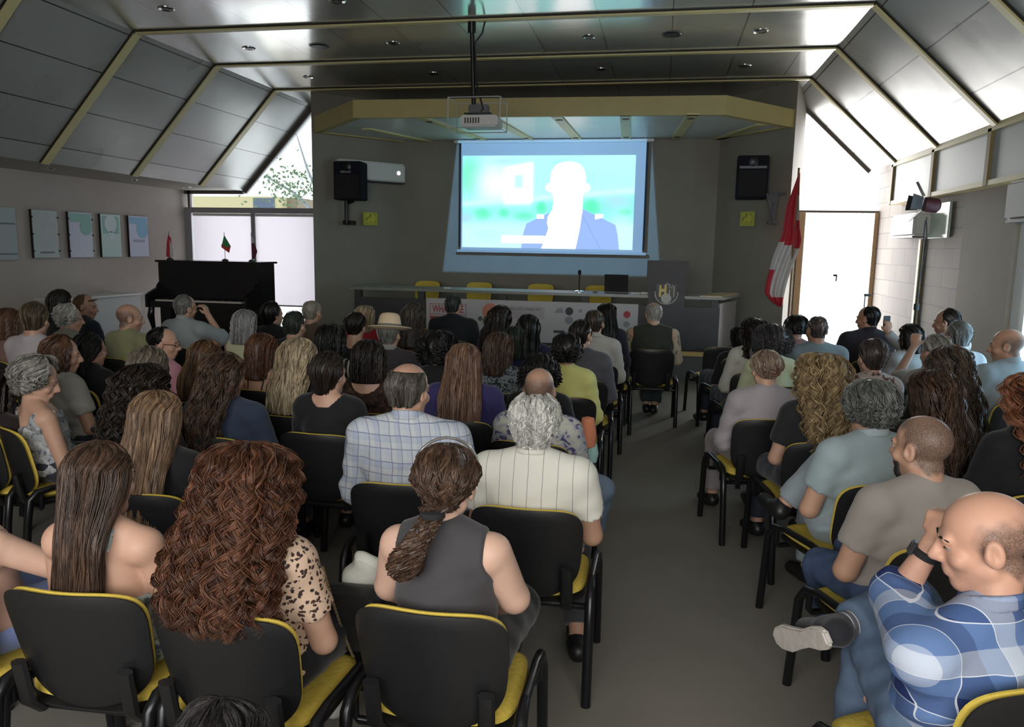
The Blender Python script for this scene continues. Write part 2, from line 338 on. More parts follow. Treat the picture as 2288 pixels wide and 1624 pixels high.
bl = blindmat('roller_blind_cloth', (0.80, 0.76, 0.78), 0.6)
for (a, b_) in ((-8.70, -7.50), (-7.42, -6.20)):
    t = empty('roller_blind', ((a+b_)/2, YF+0.03, 0), label='pale roller blind covering the %s half of the left window' % ('left' if a < -8 else 'right'), cat='blind', group='window blinds')
    MB().box(a-(a+b_)/2+0.01, b_-(a+b_)/2-0.01, 0, 0.004, 0.66, 2.3).build('blind_cloth', bl, t)
    MB().cyl((a-(a+b_)/2+0.01, 0.0, 2.31), (b_-(a+b_)/2-0.01, 0.0, 2.31), 0.025).build('roller', WHITE, t, True)
    MB().box(a-(a+b_)/2+0.01, b_-(a+b_)/2-0.01, -0.008, 0.012, 0.635, 0.66).build('bottom_rail', FR, t)
# glazed door and gable right of the stage
win = gable('window_2', [(2.14, 2.5), (WR, 2.5), (WR, BRZ), (BRX, BRZ), (XR, ZC), (2.14, ZC)], YF+0.09, YF+0.10, GLASS, **st)
w = MB(); w.box(2.14, WR, YF+0.02, YF+0.09, 2.44, 2.475); w.strip((BRX, YF, BRZ), (XR, YF, ZC), (0, 0.05, 0), (-0.035, 0, -0.035)); w.build('window_frame', FRD, win)
dr = gable('door_1', [(2.30, 0.02), (WR-0.05, 0.02), (WR-0.05, 2.42), (2.30, 2.42)], YF+0.07, YF+0.085, GLASS, **st)
w = MB(); w.box(2.14, 2.24, YF-0.04, YF+0.08, 0, 2.45); w.box(WR-0.06, WR, YF+0.0, YF+0.08, 0, 2.45)
w.build('door_frame', mat('pine_door_frame', (0.55, 0.36, 0.20), 0.5), dr)
w = MB(); w.box(2.78, 2.80, YF+0.02, YF+0.06, 1.35, 1.45); w.box(2.74, 2.80, YF+0.02, YF+0.04, 1.43, 1.46); w.build('door_handle', BLACKM, dr)
# side door in the right wall
dr = MB().box(WR+0.10, WR+0.11, 5.25, 8.0, 0.02, 2.18).build('door_2', blindmat('frosted_blue_glass', (0.72, 0.86, 0.95), 0.75), **st)
w = MB(); w.box(WR+0.02, WR+0.12, 8.02, 8.3, 0, 2.5); w.box(WR+0.02, WR+0.12, 5.2, 8.02, 2.2, 2.28); w.box(WR+0.02, WR+0.12, 6.6, 6.68, 0, 2.2); w.build('door_frame', mat('white_door_frame', (0.85, 0.87, 0.85), 0.5), dr)
# neighbouring building and a tree seen over the blinds
def outside(name, label, cat): return empty(name, (0, 0, 0), label=label, cat=cat)
b = empty('apartment_building', (-12.2, 22, 0), label='ochre house wall with dark window seen through the strip window', cat='building')
MB().box(-2.8, 0.75, 0, 4, 0, 3.2).build('wall', mat('ochre_render', (0.42, 0.36, 0.20), 0.8), b)
MB().box(-0.1, 0.6, -0.02, 0.02, 2.2, 3.15).build('window', mat('dark_pane', (0.06, 0.08, 0.12), 0.2), b)
MB().box(0.75, 1.1, 0.5, 4, 0, 3.2).build('column', mat('brown_column', (0.2, 0.15, 0.1), 0.8), b)
tr = empty('tree', (-8.9, 18.5, 0), label='small tree outside seen through the triangular left window', cat='tree')
MB().tube([(0.1, 0, 0), (0.3, 0, 2.4), (0.55, 0, 4.6)], [0.09, 0.07, 0.04], 10).build('trunk', mat('bark_pale', (0.22, 0.24, 0.24), .8), tr, True)
MB().tube([(0.32, 0, 2.5), (-0.4, 0.1, 3.1), (-1.2, 0.2, 3.5)], [0.05, 0.035, 0.02], 8).build('branch', mat('bark_pale', (0.22, 0.24, 0.24), .8), tr, True)
MB().tube([(0.35, 0, 3.0), (0.0, 0.1, 3.7), (-0.3, 0.2, 4.5)], [0.04, 0.03, 0.015], 8).build('branch', mat('bark_pale', (0.22, 0.24, 0.24), .8), tr, True)
rgt = random.Random(4); b2 = MB()
for i in range(420):
    c_ = Vector((rgt.gauss(-0.3, 0.75), rgt.gauss(0.1, .35), rgt.gauss(3.3, .35))); u_ = Vector((rgt.gauss(0, 1), rgt.gauss(0, 1), rgt.gauss(0, 1))).normalized()*.06; w_ = u_.cross(Vector((rgt.gauss(0, 1), rgt.gauss(0, 1), rgt.gauss(0, 1)))).normalized()*.035
    b2.add([c_-u_, c_+w_, c_+u_, c_-w_], [(0, 1, 2, 3)])
b2.build('foliage', mat('leaves', (0.10, 0.16, 0.07), .6), tr)

# ------------------------------------------------------------------ ceiling fittings
rowname = {7.80: 'the ceiling bay over the rear rows', 9.45: 'the middle ceiling bay', 11.12: 'the ceiling bay nearest the stage'}
n = 0
for Y, xs in ((7.80, (-5.3, -3.36, -0.95, 0.97)), (9.45, (-5.28, -3.35, -0.95, 0.97)), (11.12, (-5.27, -3.34, -0.94, 0.97))):
    for k, x in enumerate(xs):
        t = empty('downlight', (x, Y, ZC), label='small round recessed downlight in %s, %s' % (rowname[Y], ('leftmost of four', 'second from left', 'third from left', 'rightmost of four')[k]), cat='ceiling light', group='recessed ceiling downlights')
        MB().lathe([(0.05, -0.002), (0.075, -0.012), (0.085, -0.004), (0.085, 0.0)], 20).build('ring', CHROME, t, True)
        MB().lathe([(0.0005, -0.008), (0.048, -0.008), (0.048, 0.0)], 16).build('lamp', BLACKP, t, True)
for k, x in enumerate((-4.32, 0.0)):
    t = empty('ceiling_speaker', (x, 9.45, ZC), label='large dark round ceiling grille %s of the projector pole' % ('left', 'right')[k], cat='ceiling speaker', group='round ceiling grilles')
    MB().lathe([(0.0005, -0.02), (0.10, -0.018), (0.115, -0.004), (0.115, 0)], 24).build('grille', BLACKP, t, True)
    MB().lathe([(0.116, -0.006), (0.13, -0.004), (0.13, 0)], 24).build('rim', mat('grey_rim', (.15, .15, .14), .5), t, True)
for k, Y in enumerate((9.3, 11.0, 12.4)):
    t = empty('soffit_light', (-8.2, Y, BLZ), label='small spotlight in the low left soffit, %s' % ('nearest the camera', 'middle one', 'nearest the window')[k], cat='ceiling light', group='spotlights in the left soffit')
    MB().lathe([(0.05, -0.002), (0.075, -0.012), (0.085, -0.004), (0.085, 0.0)], 20).build('ring', CHROME, t, True)
    MB().lathe([(0.0005, -0.008), (0.048, -0.008), (0.048, 0.0)], 16).build('lamp', BLACKP, t, True)

# ------------------------------------------------------------------ stage canopy
cn = empty('stage_canopy', (-1.9, 12, 3.6), label='ochre fascia canopy with pale panelled underside over the stage', cat='canopy')
pl = [(-4.45, 10.82), (0.745, 10.98), (1.80, 12.17), (0.83, 13.41), (-4.64, 13.41), (-5.70, 12.17)]
pl = [(x+1.9, y-12) for x, y in pl]
def inset(p, s): return [(x*s, (y-0.7)*s+0.7) for x, y in p]
outer, inner = pl, inset(pl, 0.965)
f = MB()
for i in (0, 1, 2, 4, 5, 3):
    j = (i+1) % 6
    if i == 3: continue
    f.hexa([(outer[i][0], outer[i][1], 0), (outer[j][0], outer[j][1], 0), (inner[j][0], inner[j][1], 0), (inner[i][0], inner[i][1], 0)], [(outer[i][0], outer[i][1], 0.25), (outer[j][0], outer[j][1], 0.25), (inner[j][0], inner[j][1], 0.25), (inner[i][0], inner[i][1], 0.25)])
f.build('fascia', CREAMD, cn)
MB().prism(inner, 0.02, 0.06).build('underside', mat('canopy_sheet', (0.62, 0.64, 0.60), 0.35, metal=0.2, scale=2), cn)
for k, (x0, x1) in enumerate(((-4.75, -4.2), (-3.55, -3.15), (-2.55, -2.35), (-1.6, -1.55), (-0.65, -0.75), (0.25, 0.05), (1.25, 0.75))):
    r = MB(); r.strip((x0+1.9, -1.05 if -4.5 < x0 < 0.8 else -0.1, 0.02), (x1+1.9, 1.38, 0.02), (0.15, 0, 0), (0, 0, -0.02)); r.build('rib', CREAM, cn)
    if 0 < k < 6:
        for s in (0.12, 0.85):
            MB().lathe([(0.0005, -0.012), (0.045, -0.01), (0.055, 0)], 14, Matrix.Translation((x0+1.9+(x1-x0)*s+0.075, -1.05+2.43*s, 0.0))).build('spotlight', FRD, cn, True)

# ------------------------------------------------------------------ projection screen
sx0, sx1 = at(1030, 440, Y=13.28).x, at(1440, 440, Y=13.28).x; sz0, sz1 = at(1240, 562, Y=13.28).z, 3.56
sc = empty('projection_screen', ((sx0+sx1)/2, 13.28, sz0), label='pull-down projection screen showing a figure on a green and cyan picture', cat='screen')
hw = (sx1-sx0)/2; hh = sz1-sz0
MB().box(-hw, hw, 0, 0.006, 0, hh).build('screen_cloth', mat('screen_cloth', (0.55, 0.57, 0.6), 0.9, var=0.02), sc)
MB().box(-hw-0.03, -hw, -0.004, 0.008, 0.05, hh).build('black_border', BLACKF, sc); MB().box(hw, hw+0.03, -0.004, 0.008, 0.05, hh).build('black_border', BLACKF, sc)
MB().box(-hw-0.06, hw+0.06, -0.03, 0.03, -0.035, 0.01).build('bottom_bar', mat('grey_bar', (.45, .47, .5), .5), sc)
MB().box(-hw-0.12, hw+0.12, -0.06, 0.06, hh, hh+0.05).build('case', WHITE, sc, bevel=0.01)
def picture():
    nx, ny = 384, 216
    u, v = np.meshgrid(np.linspace(0, 1, nx), np.linspace(0, 1, ny)); v = 1-v   # v down
    def blob(cx, cy, rx, ry, s=1.0): return np.exp(-(((u-cx)/rx)**2+((v-cy)/ry)**2)**s)
    img = np.stack([np.full_like(u, 0.38), np.full_like(u, 0.90), np.full_like(u, 0.90)], -1)
    def put(m, c):
        nonlocal img
        m = np.clip(m, 0, 1)[..., None]; img = img*(1-m)+np.array(c)*m
    def sig(x, w): return 1/(1+np.exp(-np.clip(x/w, -40, 40)))
    put(blob(0.05, 0.22, 0.09, 0.25, 1.5), (0.12, 0.95, 0.45)); put(blob(0.20, 0.30, 0.12, 0.22), (0.75, 1, 1)); put(blob(0.62, 0.2, 0.3, 0.2)*0.4, (0.35, 0.75, 0.85)); put(blob(0.85, 0.08, 0.2, 0.12)*0.8, (0.40, 0.66, 0.85))
    put(blob(0.25, 0.06, 0.12, 0.05)*0.8, (0.35, 0.60, 0.80))
    band = np.exp(-(((v-0.52+0.16*(u-0.1)))/0.035)**2); put(band*0.8, (0.6, 1.0, 1.0))
    low = sig(v-0.55+0.14*u, 0.02)*sig(0.74-v, 0.02); put(low*0.85, (0.20, 0.66, 0.62))
    for cx, cy, rx, ry in ((0.12, 0.64, 0.05, 0.07), (0.25, 0.62, 0.03, 0.05), (0.37, 0.66, 0.06, 0.05), (0.47, 0.56, 0.03, 0.07), (0.76, 0.55, 0.05, 0.09), (0.95, 0.6, 0.04, 0.04)): put(blob(cx, cy, rx, ry, 2), (0.10, 0.92, 0.42))
    put(blob(0.9, 0.47, 0.08, 0.08)*0.7, (0.38, 0.60, 0.70)); put(sig(v-0.72, 0.04)*0.9, (0.50, 0.88, 0.98)); put(blob(0.15, 0.86, 0.12, 0.08)*0.7, (0.40, 0.68, 0.85)); put(blob(0.02, 0.68, 0.05, 0.06), (0.35, 0.6, 0.7)); put(blob(0.93, 0.78, 0.06, 0.2)*0.5, (0.55, 0.8, 0.95))
    # white house gable with its window
    hs = sig(u-0.25-0.05*np.clip(0.25-v, 0, 1), 0.006)*sig(0.415-u, 0.004)*sig(v-0.08-0.35*(0.41-u), 0.01)*sig(0.5-v, 0.02); put(hs, (1.25, 1.3, 1.3))
    put(sig(u-0.305, 0.004)*sig(0.365-u, 0.004)*sig(v-0.2, 0.006)*sig(0.355-v, 0.006), (0.45, 0.9, 0.92))
    # the speaker: suit, neck, head
    def sd(cx, cy, rx, ry, n=2.0): return 1-(np.abs((u-cx)/rx)**n+np.abs((v-cy)/ry)**n)
    sh = (v > np.interp(u, [.355, .365, .385, .508, .713, .90, .915, .925], [1, .85, .73, .62, .57, .735, .85, 1]))*(u > .355)*(u < .925); put(sh*0.97, (0.26, 0.38, 0.92)); put((sh*(np.abs(u-0.745-0.3*(v-.75)) < .003))*.4, (0.15, 0.22, 0.6))
    put(((v > 0.6)*(np.abs(u-0.40-0.0) < 0.0)).astype(float), (1, 1, 1))
    neck = (v > 0.30)*(u > np.interp(v, [.3, .5, .58, .66, .72, .78, .93, 1], [.535, .54, .535, .508, .506, .515, .49, .475]))*(u < np.interp(v, [.3, .5, .6, .8, 1], [.71, .71, .708, .695, .675])); put(sig(neck*1.0-0.5, 0.05), (1.5, 1.55, 1.55))
    put(sig(sd(0.621, 0.28, 0.101, 0.215, 2.5), 0.03), (1.5, 1.55, 1.55)); put(sig(sd(0.621, 0.34, 0.122, 0.06, 3), 0.1), (1.4, 1.45, 1.45)); put(sig(sd(0.60, 0.10, .09, .05), .2)*(v<.09)*.6, (.3, .62, .75))
    put(((v > 0.63)*(v < 0.675)*(np.abs(u-0.465) < 0.022)).astype(float), (1.2, 1.25, 1.25)); put(((v > 0.62)*(v < 0.675)*(np.abs(u-0.805) < 0.024)*(v < 0.66+0.4*(0.83-u))).astype(float), (1.2, 1.25, 1.25))
    cap = (v > 0.865)*(v < 0.945)*(u > 0.235)*(u < 0.52); put(cap.astype(float), (1.3, 1.35, 1.35))
    put(((v > 0.905)*(v < 0.912)*(u > 0.365)*(u < 0.49)*(np.sin(u*420) > 0.2)).astype(float), (0.55, 0.75, 0.85))
    # geometry: picture plane just in front of the cloth
    pw = (at(1417, 450, Y=13.27).x-at(1033, 450, Y=13.27).x); px0 = at(1033, 450, Y=13.27).x-(sx0+sx1)/2; pz1 = at(1230, 347, Y=13.27).z-sz0; pz0 = 0.05
    V = np.stack([px0+u*pw, np.full_like(u, -0.003), pz1-(v)*(pz1-pz0)], -1).reshape(-1, 3)
    i = np.arange(nx*ny).reshape(ny, nx); Fq = np.stack([i[:-1, :-1], i[:-1, 1:], i[1:, 1:], i[1:, :-1]], -1).reshape(-1, 4)
    me = npmesh(V, Fq[:, ::-1], False); a = me.color_attributes.new('picture', 'FLOAT_COLOR', 'POINT')
    a.data.foreach_set('color', np.concatenate([img.reshape(-1, 3), np.ones((nx*ny, 1))], 1).astype(np.float32).ravel())
    m, N, L, B = nt('projected_picture'); at_ = N.new('ShaderNodeAttribute'); at_.attribute_name = 'picture'; em = N.new('ShaderNodeEmission'); L.new(at_.outputs['Color'], em.inputs[0]); em.inputs[1].default_value = 1.0
    L.new(em.outputs[0], N['Material Output'].inputs[0]); link('picture', me, m, sc)
picture()

# ------------------------------------------------------------------ projector on its pole
PX, PY = -2.2, 8.6
pr = empty('projector', (PX, PY, 3.1), label='white projector hanging from a black pole under the ceiling', cat='projector')
o = MB().box(-0.03, 0.38, -0.17, 0.15, 0, 0.12).build('body', mat('projector_white', (0.5, 0.48, 0.46), 0.4), pr, bevel=0.015)
MB().cyl((0.27, 0.15, 0.055), (0.27, 0.18, 0.055), 0.035, 16).build('lens', BLACKP, pr)
g = MB()
for i in range(6): g.box(0.02+i*0.03, 0.035+i*0.03, -0.174, -0.168, 0.03, 0.09)
g.build('vent', BLACKP, pr)
MB().box(0.0, 0.30, -0.12, 0.1, 0.135, 0.15).build('mount_plate', BLACKM, pr)
m = MB(); m.box(0.03, 0.25, -0.05, 0.05, 0.15, 0.25); m.build('bracket', mat('bracket_grey', (.08, .08, .09), .5), pr, bevel=0.01)
c = MB()
for x in (-0.16, 0.42):
    for y in (-0.2, 0.18): c.tube([(x, y, -0.02), (x, y, 0.30)], 0.006, 6)
for z in (-0.02, 0.30):
    c.tube([(-0.16, -0.2, z), (0.42, -0.2, z), (0.42, 0.18, z), (-0.16, 0.18, z), (-0.16, -0.2, z)], 0.006, 6)
c.build('cage', mat('pale_cage', (0.35, 0.35, 0.33), 0.4), pr)
p = MB(); p.cyl((0.08, 0, 0.25), (0.05, 0, 1.10), 0.025); p.cyl((0.05, 0, 1.0), (0.05, 0, 1.15), 0.045); p.build('pole', BLACKM, pr, True)
MB().tube([(0.10, -0.02, 0.1), (0.20, -0.05, 0.2), (0.16, -0.03, 0.32), (0.11, -0.02, 0.5), (0.09, -0.01, 0.9), (0.17, -0.01, 1.0), (0.2, 0, 1.14)], 0.010, 8).build('cable', BLACKP, pr, True)
# stray light of the projector round the screen
sl = bpy.data.lights.new('projector_beam', 'SPOT'); sl.energy = 520; sl.spot_size = math.radians(75); sl.spot_blend = 0.0; sl.shadow_soft_size = 0.02
so = bpy.data.objects.new('projector_beam', sl); C.objects.link(so); so.location = (PX+0.27, PY+0.2, 3.155)
so.rotation_euler = (Vector((-1.93, 13.4, 2.45))-so.location).to_track_quat('-Z', 'Y').to_euler()
sl.use_nodes = True; N = sl.node_tree.nodes; L = sl.node_tree.links; em = N['Emission']; ge = N.new('ShaderNodeNewGeometry'); sp = N.new('ShaderNodeSeparateXYZ'); L.new(ge.outputs['Incoming'], sp.inputs[0])
dY = 13.4-so.location.y
rx = math_(N, L, 'DIVIDE', sp.outputs[0], sp.outputs[1]); rz = math_(N, L, 'DIVIDE', sp.outputs[2], sp.outputs[1])
cx = (-1.93-so.location.x)/dY; ztop = (3.62-so.location.z)/dY; zbot = (1.36-so.location.z)/dY
hwid = math_(N, L, 'MULTIPLY_ADD', math_(N, L, 'SUBTRACT', ztop, rz), 0.11, 1.66/dY)
mk = math_(N, L, 'LESS_THAN', math_(N, L, 'ABSOLUTE', math_(N, L, 'SUBTRACT', rx, cx)), hwid)
mk = math_(N, L, 'MULTIPLY', mk, math_(N, L, 'MULTIPLY', math_(N, L, 'LESS_THAN', rz, ztop), math_(N, L, 'GREATER_THAN', rz, zbot)))
L.new(mk, em.inputs['Strength']); em.inputs['Color'].default_value = (0.25, 0.58, 1.0, 1)
# ------------------------------------------------------------------ stage, desk, lectern
SZ = 0.42
sg = empty('stage_platform', (-2, 12, 0), label='low grey stage platform with yellow edge under the speakers desk', cat='stage')
sp_ = [(-6.05, 12.3), (-5.2, 10.75), (1.0, 10.80), (1.78, 12.1), (0.84, 13.4), (-4.64, 13.4)]
sp_ = [(x+2, y-12) for x, y in sp_]
MB().prism(sp_, 0, SZ-0.05).build('base', mat('stage_front', (0.10, 0.09, 0.085), 0.6), sg)
MB().prism([(x*1.005, y*1.01-0.01) if y < 0.5 else (x, y) for x, y in sp_], SZ-0.05, SZ).build('deck', mat('stage_deck', (0.12, 0.11, 0.10), 0.6), sg)
e = MB(); e.strip((-3.2, -1.29, SZ-0.055), (3.02, -1.24, SZ-0.055), (0, 0.04, 0), (0, 0, 0.06)); e.strip((3.02, -1.24, SZ-0.055), (3.82, 0.08, SZ-0.055), (-0.04, 0.02, 0), (0, 0, 0.06)); e.build('edge_trim', mat('ochre_edge', (0.55, 0.37, 0.12), 0.5), sg)
dk = empty('speakers_desk', (-1.8, 11.3, SZ), label='long stepped speakers desk with dark front and splayed pale ends', cat='desk')
a = [(-2.75, -0.25), (2.62, -0.25), (2.95, 0.75), (2.78, 0.80), (2.5, -0.05), (-2.62, -0.05), (-2.9, 0.8), (-3.05, 0.75)]
MB().prism([(-2.75, -0.28), (2.62, -0.28), (2.62, -0.22), (-2.75, -0.22)], 0, 0.60).build('front_panel', DARKWOOD, dk)
t = [(-2.8, -0.34), (2.66, -0.34), (2.98, 0.72), (2.5, 0.86), (2.3, 0.34), (-2.45, 0.34), (-2.6, 0.86), (-3.1, 0.72)]
MB().prism(t, 0.715, 0.755).build('desk_top', TABLETOP, dk)
for x in (-2.7, -1.7, -0.45, 0.75, 1.75, 2.55): MB().box(x-0.05, x+0.05, -0.27, -0.2, 0.55, 0.715).build('post', DARKWOOD, dk)
for s, q in ((1, [(2.62, -0.27), (2.93, 0.72), (2.88, 0.74), (2.57, -0.25)]), (-1, [(-2.75, -0.27), (-3.06, 0.72), (-3.01, 0.74), (-2.70, -0.25)])):
    MB().prism(q, 0, 0.66).build('end_panel', GREYWOOD, dk)
MB().strip((2.64, -0.33, 0.755), (2.96, 0.7, 0.755), (-0.30, 0.02, 0), (0, 0, 0.012)).build('end_top', mat('yellow_lit_top', (0.6, 0.45, 0.24), 0.4), dk)  # yellow light on the right end of the desk, put in as a warm strip
# banner
bn = empty('event_banner', (-1.85, 10.995, SZ+0.02), label='white event banner with red title block and small round logos on the desk', cat='banner')
bw, bh = 1.555, 0.60
MB().box(-bw, bw, -0.006, 0, 0, bh).build('sheet', mat('banner_sheet', (0.50, 0.48, 0.47), 0.6, var=0.02), bn)
RED = mat('banner_red', (0.42, 0.05, 0.06), 0.6, var=0.03); INK = mat('banner_ink', (0.06, 0.06, 0.07), 0.6, var=0.03); GRN = mat('banner_olive', (0.10, 0.12, 0.08), 0.6, var=0.1); ORG = mat('banner_orange', (0.62, 0.22, 0.14), 0.6, var=0.15, scale=12); GRY = mat('banner_grey', (0.26, 0.27, 0.28), 0.6, var=0.05); MAUV = mat('banner_mauve', (0.43, 0.38, 0.39), 0.6, var=0.03)
Mb = Matrix.Rotation(PI/2, 4, 'X')
def bt(s, x, z, size, m, xs=1.0, bold=0): text('lettering', s, size, m, bn, Matrix.Translation((x, -0.0075, z)) @ Mb, ext=0.001, xs=xs, bold=bold)
f = MB()
for q in ((-1.50, -0.94, 0.515, 0.522), (-1.50, -0.94, 0.36, 0.367), (-1.50, -1.493, 0.06, 0.52), (-0.947, -0.94, 0.06, 0.52)): f.box(q[0], q[1], -0.0085, -0.006, q[2], q[3])
f.build('title_frame', RED, bn)
MB().box(-1.49, -0.95, -0.0085, -0.006, 0.06, 0.335).build('title_block', RED, bn)
bt('WHAT ARE', -1.22, 0.44, 0.15, RED, 0.62, 0.003); bt('IT           S', -1.22, 0.25, 0.13, mat('banner_white', (0.6, 0.55, 0.55), .6), 0.9, 0.002)
def disc(x, z, r, m, n=20, sq=1.0): return MB().tube([(x, -0.0062, z), (x, -0.0088, z)], r, n, flat=sq)
disc(-0.58, 0.43, 0.12, ORG).build('orange_shape', ORG, bn); disc(-0.62, 0.29, 0.07, GRN).build('leaf_shape', GRN, bn); disc(-0.73, 0.32, 0.035, GRN).build('leaf_shape', GRN, bn)
for x, z, r in ((-0.80, 0.18, .022), (-0.68, 0.12, .03), (-0.78, 0.07, .016), (-0.60, 0.2, .018)): disc(x, z, r, GRN).build('dot', GRN, bn)
MB().box(-0.34, 0.22, -0.0075, -0.006, 0.34, 0.52).build('date_panel', MAUV, bn); bt('Beirut, 10-11 October 2023', -0.06, 0.48, 0.05, INK, 0.8)
for x, z, r, m in ((0.58, 0.47, .058, INK), (0.58, 0.34, .058, GRY), (1.40, 0.45, .05, RED), (1.40, 0.31, .045, GRY), (1.38, 0.17, .03, GRY), (0.74, 0.48, .025, GRY), (1.12, 0.48, .02, GRN)): disc(x, z, r, m).build('round_logo', m, bn)
MB().hexa([(0.36, -0.0085, 0.44), (0.50, -0.0085, 0.44), (0.47, -0.0085, 0.52), (0.40, -0.0085, 0.50)], [(0.36, -0.006, 0.44), (0.50, -0.006, 0.44), (0.47, -0.006, 0.52), (0.40, -0.006, 0.50)]).build('mountain_logo', GRY, bn)
MB().box(0.36, 0.52, -0.0085, -0.006, 0.15, 0.19).build('bar_logo', INK, bn); MB().box(1.08, 1.16, -0.0085, -0.006, 0.28, 0.295).build('bar_logo', INK, bn)
# lectern with its emblem
lx = 0.085
lc = empty('lectern', (lx, 11.35, SZ), label='dark lectern with round gold emblem beside the speakers desk', cat='lectern')
MB().box(-0.25, 0.25, -0.42, 0.1, 0, 0.85).build('body', DARKWOOD, lc)
MB().hexa([(-0.28, -0.46, 0.85), (0.28, -0.46, 0.85), (0.28, 0.14, 0.85), (-0.28, 0.14, 0.85)], [(-0.28, -0.46, 1.24), (0.28, -0.46, 1.24), (0.28, 0.14, 1.08), (-0.28, 0.14, 1.08)]).build('top', mat('lectern_top', (0.055, 0.05, 0.052), 0.55), lc)
GOLD = mat('emblem_gold', (0.62, 0.48, 0.14), 0.45); SIL = mat('emblem_silver', (0.42, 0.40, 0.36), 0.4)
ez = at(1489, 652, Y=10.88).z-SZ; ex = at(1489, 652, Y=10.88).x-lx
em = MB(); q = [(ex+0.155*math.cos(t), -0.475, ez-0.02+0.15*math.sin(t)) for t in np.linspace(PI*0.95, PI*2.05, 22)]; em.tube(q, 0.010, 8)
em.build('emblem_ring', SIL, lc, True)
em = MB(); em.box(ex-0.10, ex-0.07, -0.48, -0.46, ez-0.07, ez+0.09); em.box(ex-0.03, ex, -0.48, -0.46, ez-0.05, ez+0.10); em.box(ex-0.07, ex-0.03, -0.48, -0.46, ez+0.0, ez+0.04); em.build('emblem_letter', GOLD, lc)
em = MB(); em.tube([(ex-0.015, -0.475, ez+0.09), (ex+0.005, -0.475, ez+0.125), (ex+0.03, -0.475, ez+0.10), (ex+0.04, -0.475, ez+0.05), (ex+0.06, -0.475, ez+0.05), (ex+0.085, -0.475, ez+0.09), (ex+0.10, -0.475, ez+0.08), (ex+0.10, -0.475, ez-0.07)], 0.011, 8); em.box(ex+0.035, ex+0.05, -0.48, -0.46, ez-0.05, ez+0.03); em.build('emblem_letter', SIL, lc)
em = MB(); em.tube([(ex, -0.462, ez-0.09), (ex, -0.478, ez-0.09)], 0.07, 20); em.build('emblem_dome', SIL, lc)
MB().box(ex-0.14, ex+0.14, -0.465, -0.458, ez-0.14, ez+0.11).build('emblem_plate', mat('emblem_plate', (0.02, 0.02, 0.02), 0.4), lc)
# on the desk
zt = SZ+0.755
def scr():
    t = empty('laptop', (at(1377, 640, Y=11.3).x, 11.3, zt+0.001), label='open black laptop seen from behind on the desk', cat='laptop')
    MB().box(-0.17, 0.17, 0.0, 0.24, 0, 0.018).build('keyboard_base', BLACKP, t)
    MB().strip((-0.17, 0.0, 0.015), (0.17, 0.0, 0.015), (0, 0.012, 0), (0, -0.06, 0.25)).build('lid', BLACKP, t)
scr()
t = empty('desk_microphone', (at(1294, 645, Y=11.2).x, 11.2, zt+0.001), label='thin black gooseneck microphone standing on the desk beside the laptop', cat='microphone')
MB().lathe([(0.075, 0), (0.075, 0.01), (0.05, 0.025), (0.012, 0.03), (0.0005, 0.03)], 20).build('base', CHROME, t, True)
MB().tube([(0, 0, 0.02), (0, 0, 0.2), (0.005, -0.01, 0.26)], 0.008, 8).build('gooseneck', BLACKM, t, True)
MB().lathe([(0.0005, 0.24), (0.02, 0.25), (0.026, 0.28), (0.022, 0.31), (0.0005, 0.325)], 14).build('capsule', BLACKF, t, True)
for i, (px, c_, w_) in enumerate(((1000, WHITE, .06), (1330, BLACKP, .035), (1420, WHITE, .07), (1440, WHITE, .05))):
    nm = ('paper_pad', 'computer_mouse', 'paper_note', 'crumpled_tissue')[i]
    MB().box(-w_, w_, -0.04, 0.04, 0, 0.02+0.01*(i == 3)).build(nm, c_, bevel=0.008, label=('small white paper pad on the left part of the desk', 'small black mouse on the desk left of the laptop', 'white paper note on the desk right of the laptop', 'crumpled white tissue on the desk next to the lectern')[i], cat=('paper', 'mouse', 'paper', 'tissue')[i]).location = (at(px, 645, Y=11.15).x, 11.15, zt+0.001)
MB().box(-0.06, 0.06, -0.03, 0.03, 0, 0.03).build('glasses_case', BLACKP, bevel=0.008, label='dark case lying on the stage floor right of the lectern', cat='case').location = (0.6, 10.9, SZ+0.001)

# ------------------------------------------------------------------ things on the stage wall
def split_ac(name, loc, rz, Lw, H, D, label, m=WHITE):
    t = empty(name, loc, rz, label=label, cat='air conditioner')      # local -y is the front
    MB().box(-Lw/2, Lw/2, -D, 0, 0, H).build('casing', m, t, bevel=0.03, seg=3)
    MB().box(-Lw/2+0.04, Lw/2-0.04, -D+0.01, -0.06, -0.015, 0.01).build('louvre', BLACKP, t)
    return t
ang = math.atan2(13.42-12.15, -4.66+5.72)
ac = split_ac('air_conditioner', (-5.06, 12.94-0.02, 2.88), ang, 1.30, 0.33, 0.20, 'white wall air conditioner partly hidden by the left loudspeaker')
MB().tube([(0.50, -0.206, 0.17), (0.50, -0.20, 0.17)], 0.03, 16).build('bright_spot', mat('spot_glow', (1, 1, 1), .5, emis=(1, 1, 1), es=4), ac)  # bright spot on the casing, put in as a self-glowing white disc
def speaker(loc, rz, w, h, d, label, bar):
    t = empty('loudspeaker', loc, rz, label=label, cat='loudspeaker', group='loudspeakers beside the stage')
    MB().box(-w/2, w/2, -d, 0, 0, h).build('cabinet', mat('speaker_cabinet', (0.012, 0.013, 0.02), 0.85, spec=0.15), t, bevel=0.012)
    MB().box(-w/2+0.03, w/2-0.03, -d-0.01, -d, 0.03, h-0.22).build('grille', BLACKF, t)
    MB().box(-w/2+bar[0], w/2-bar[1], -d-0.012, -d, h-0.19, h-0.155).build('badge', mat('badge_grey', (0.14, 0.15, 0.16), .5), t)
    MB().lathe([(0.0005, 0), (0.06, 0), (0.075, 0.02), (0.02, 0.035)], 18, Matrix.Translation((0, -d, h-0.09)) @ Matrix.Rotation(PI/2, 4, 'X')).build('tweeter', BLACKM, t, True)
    return t
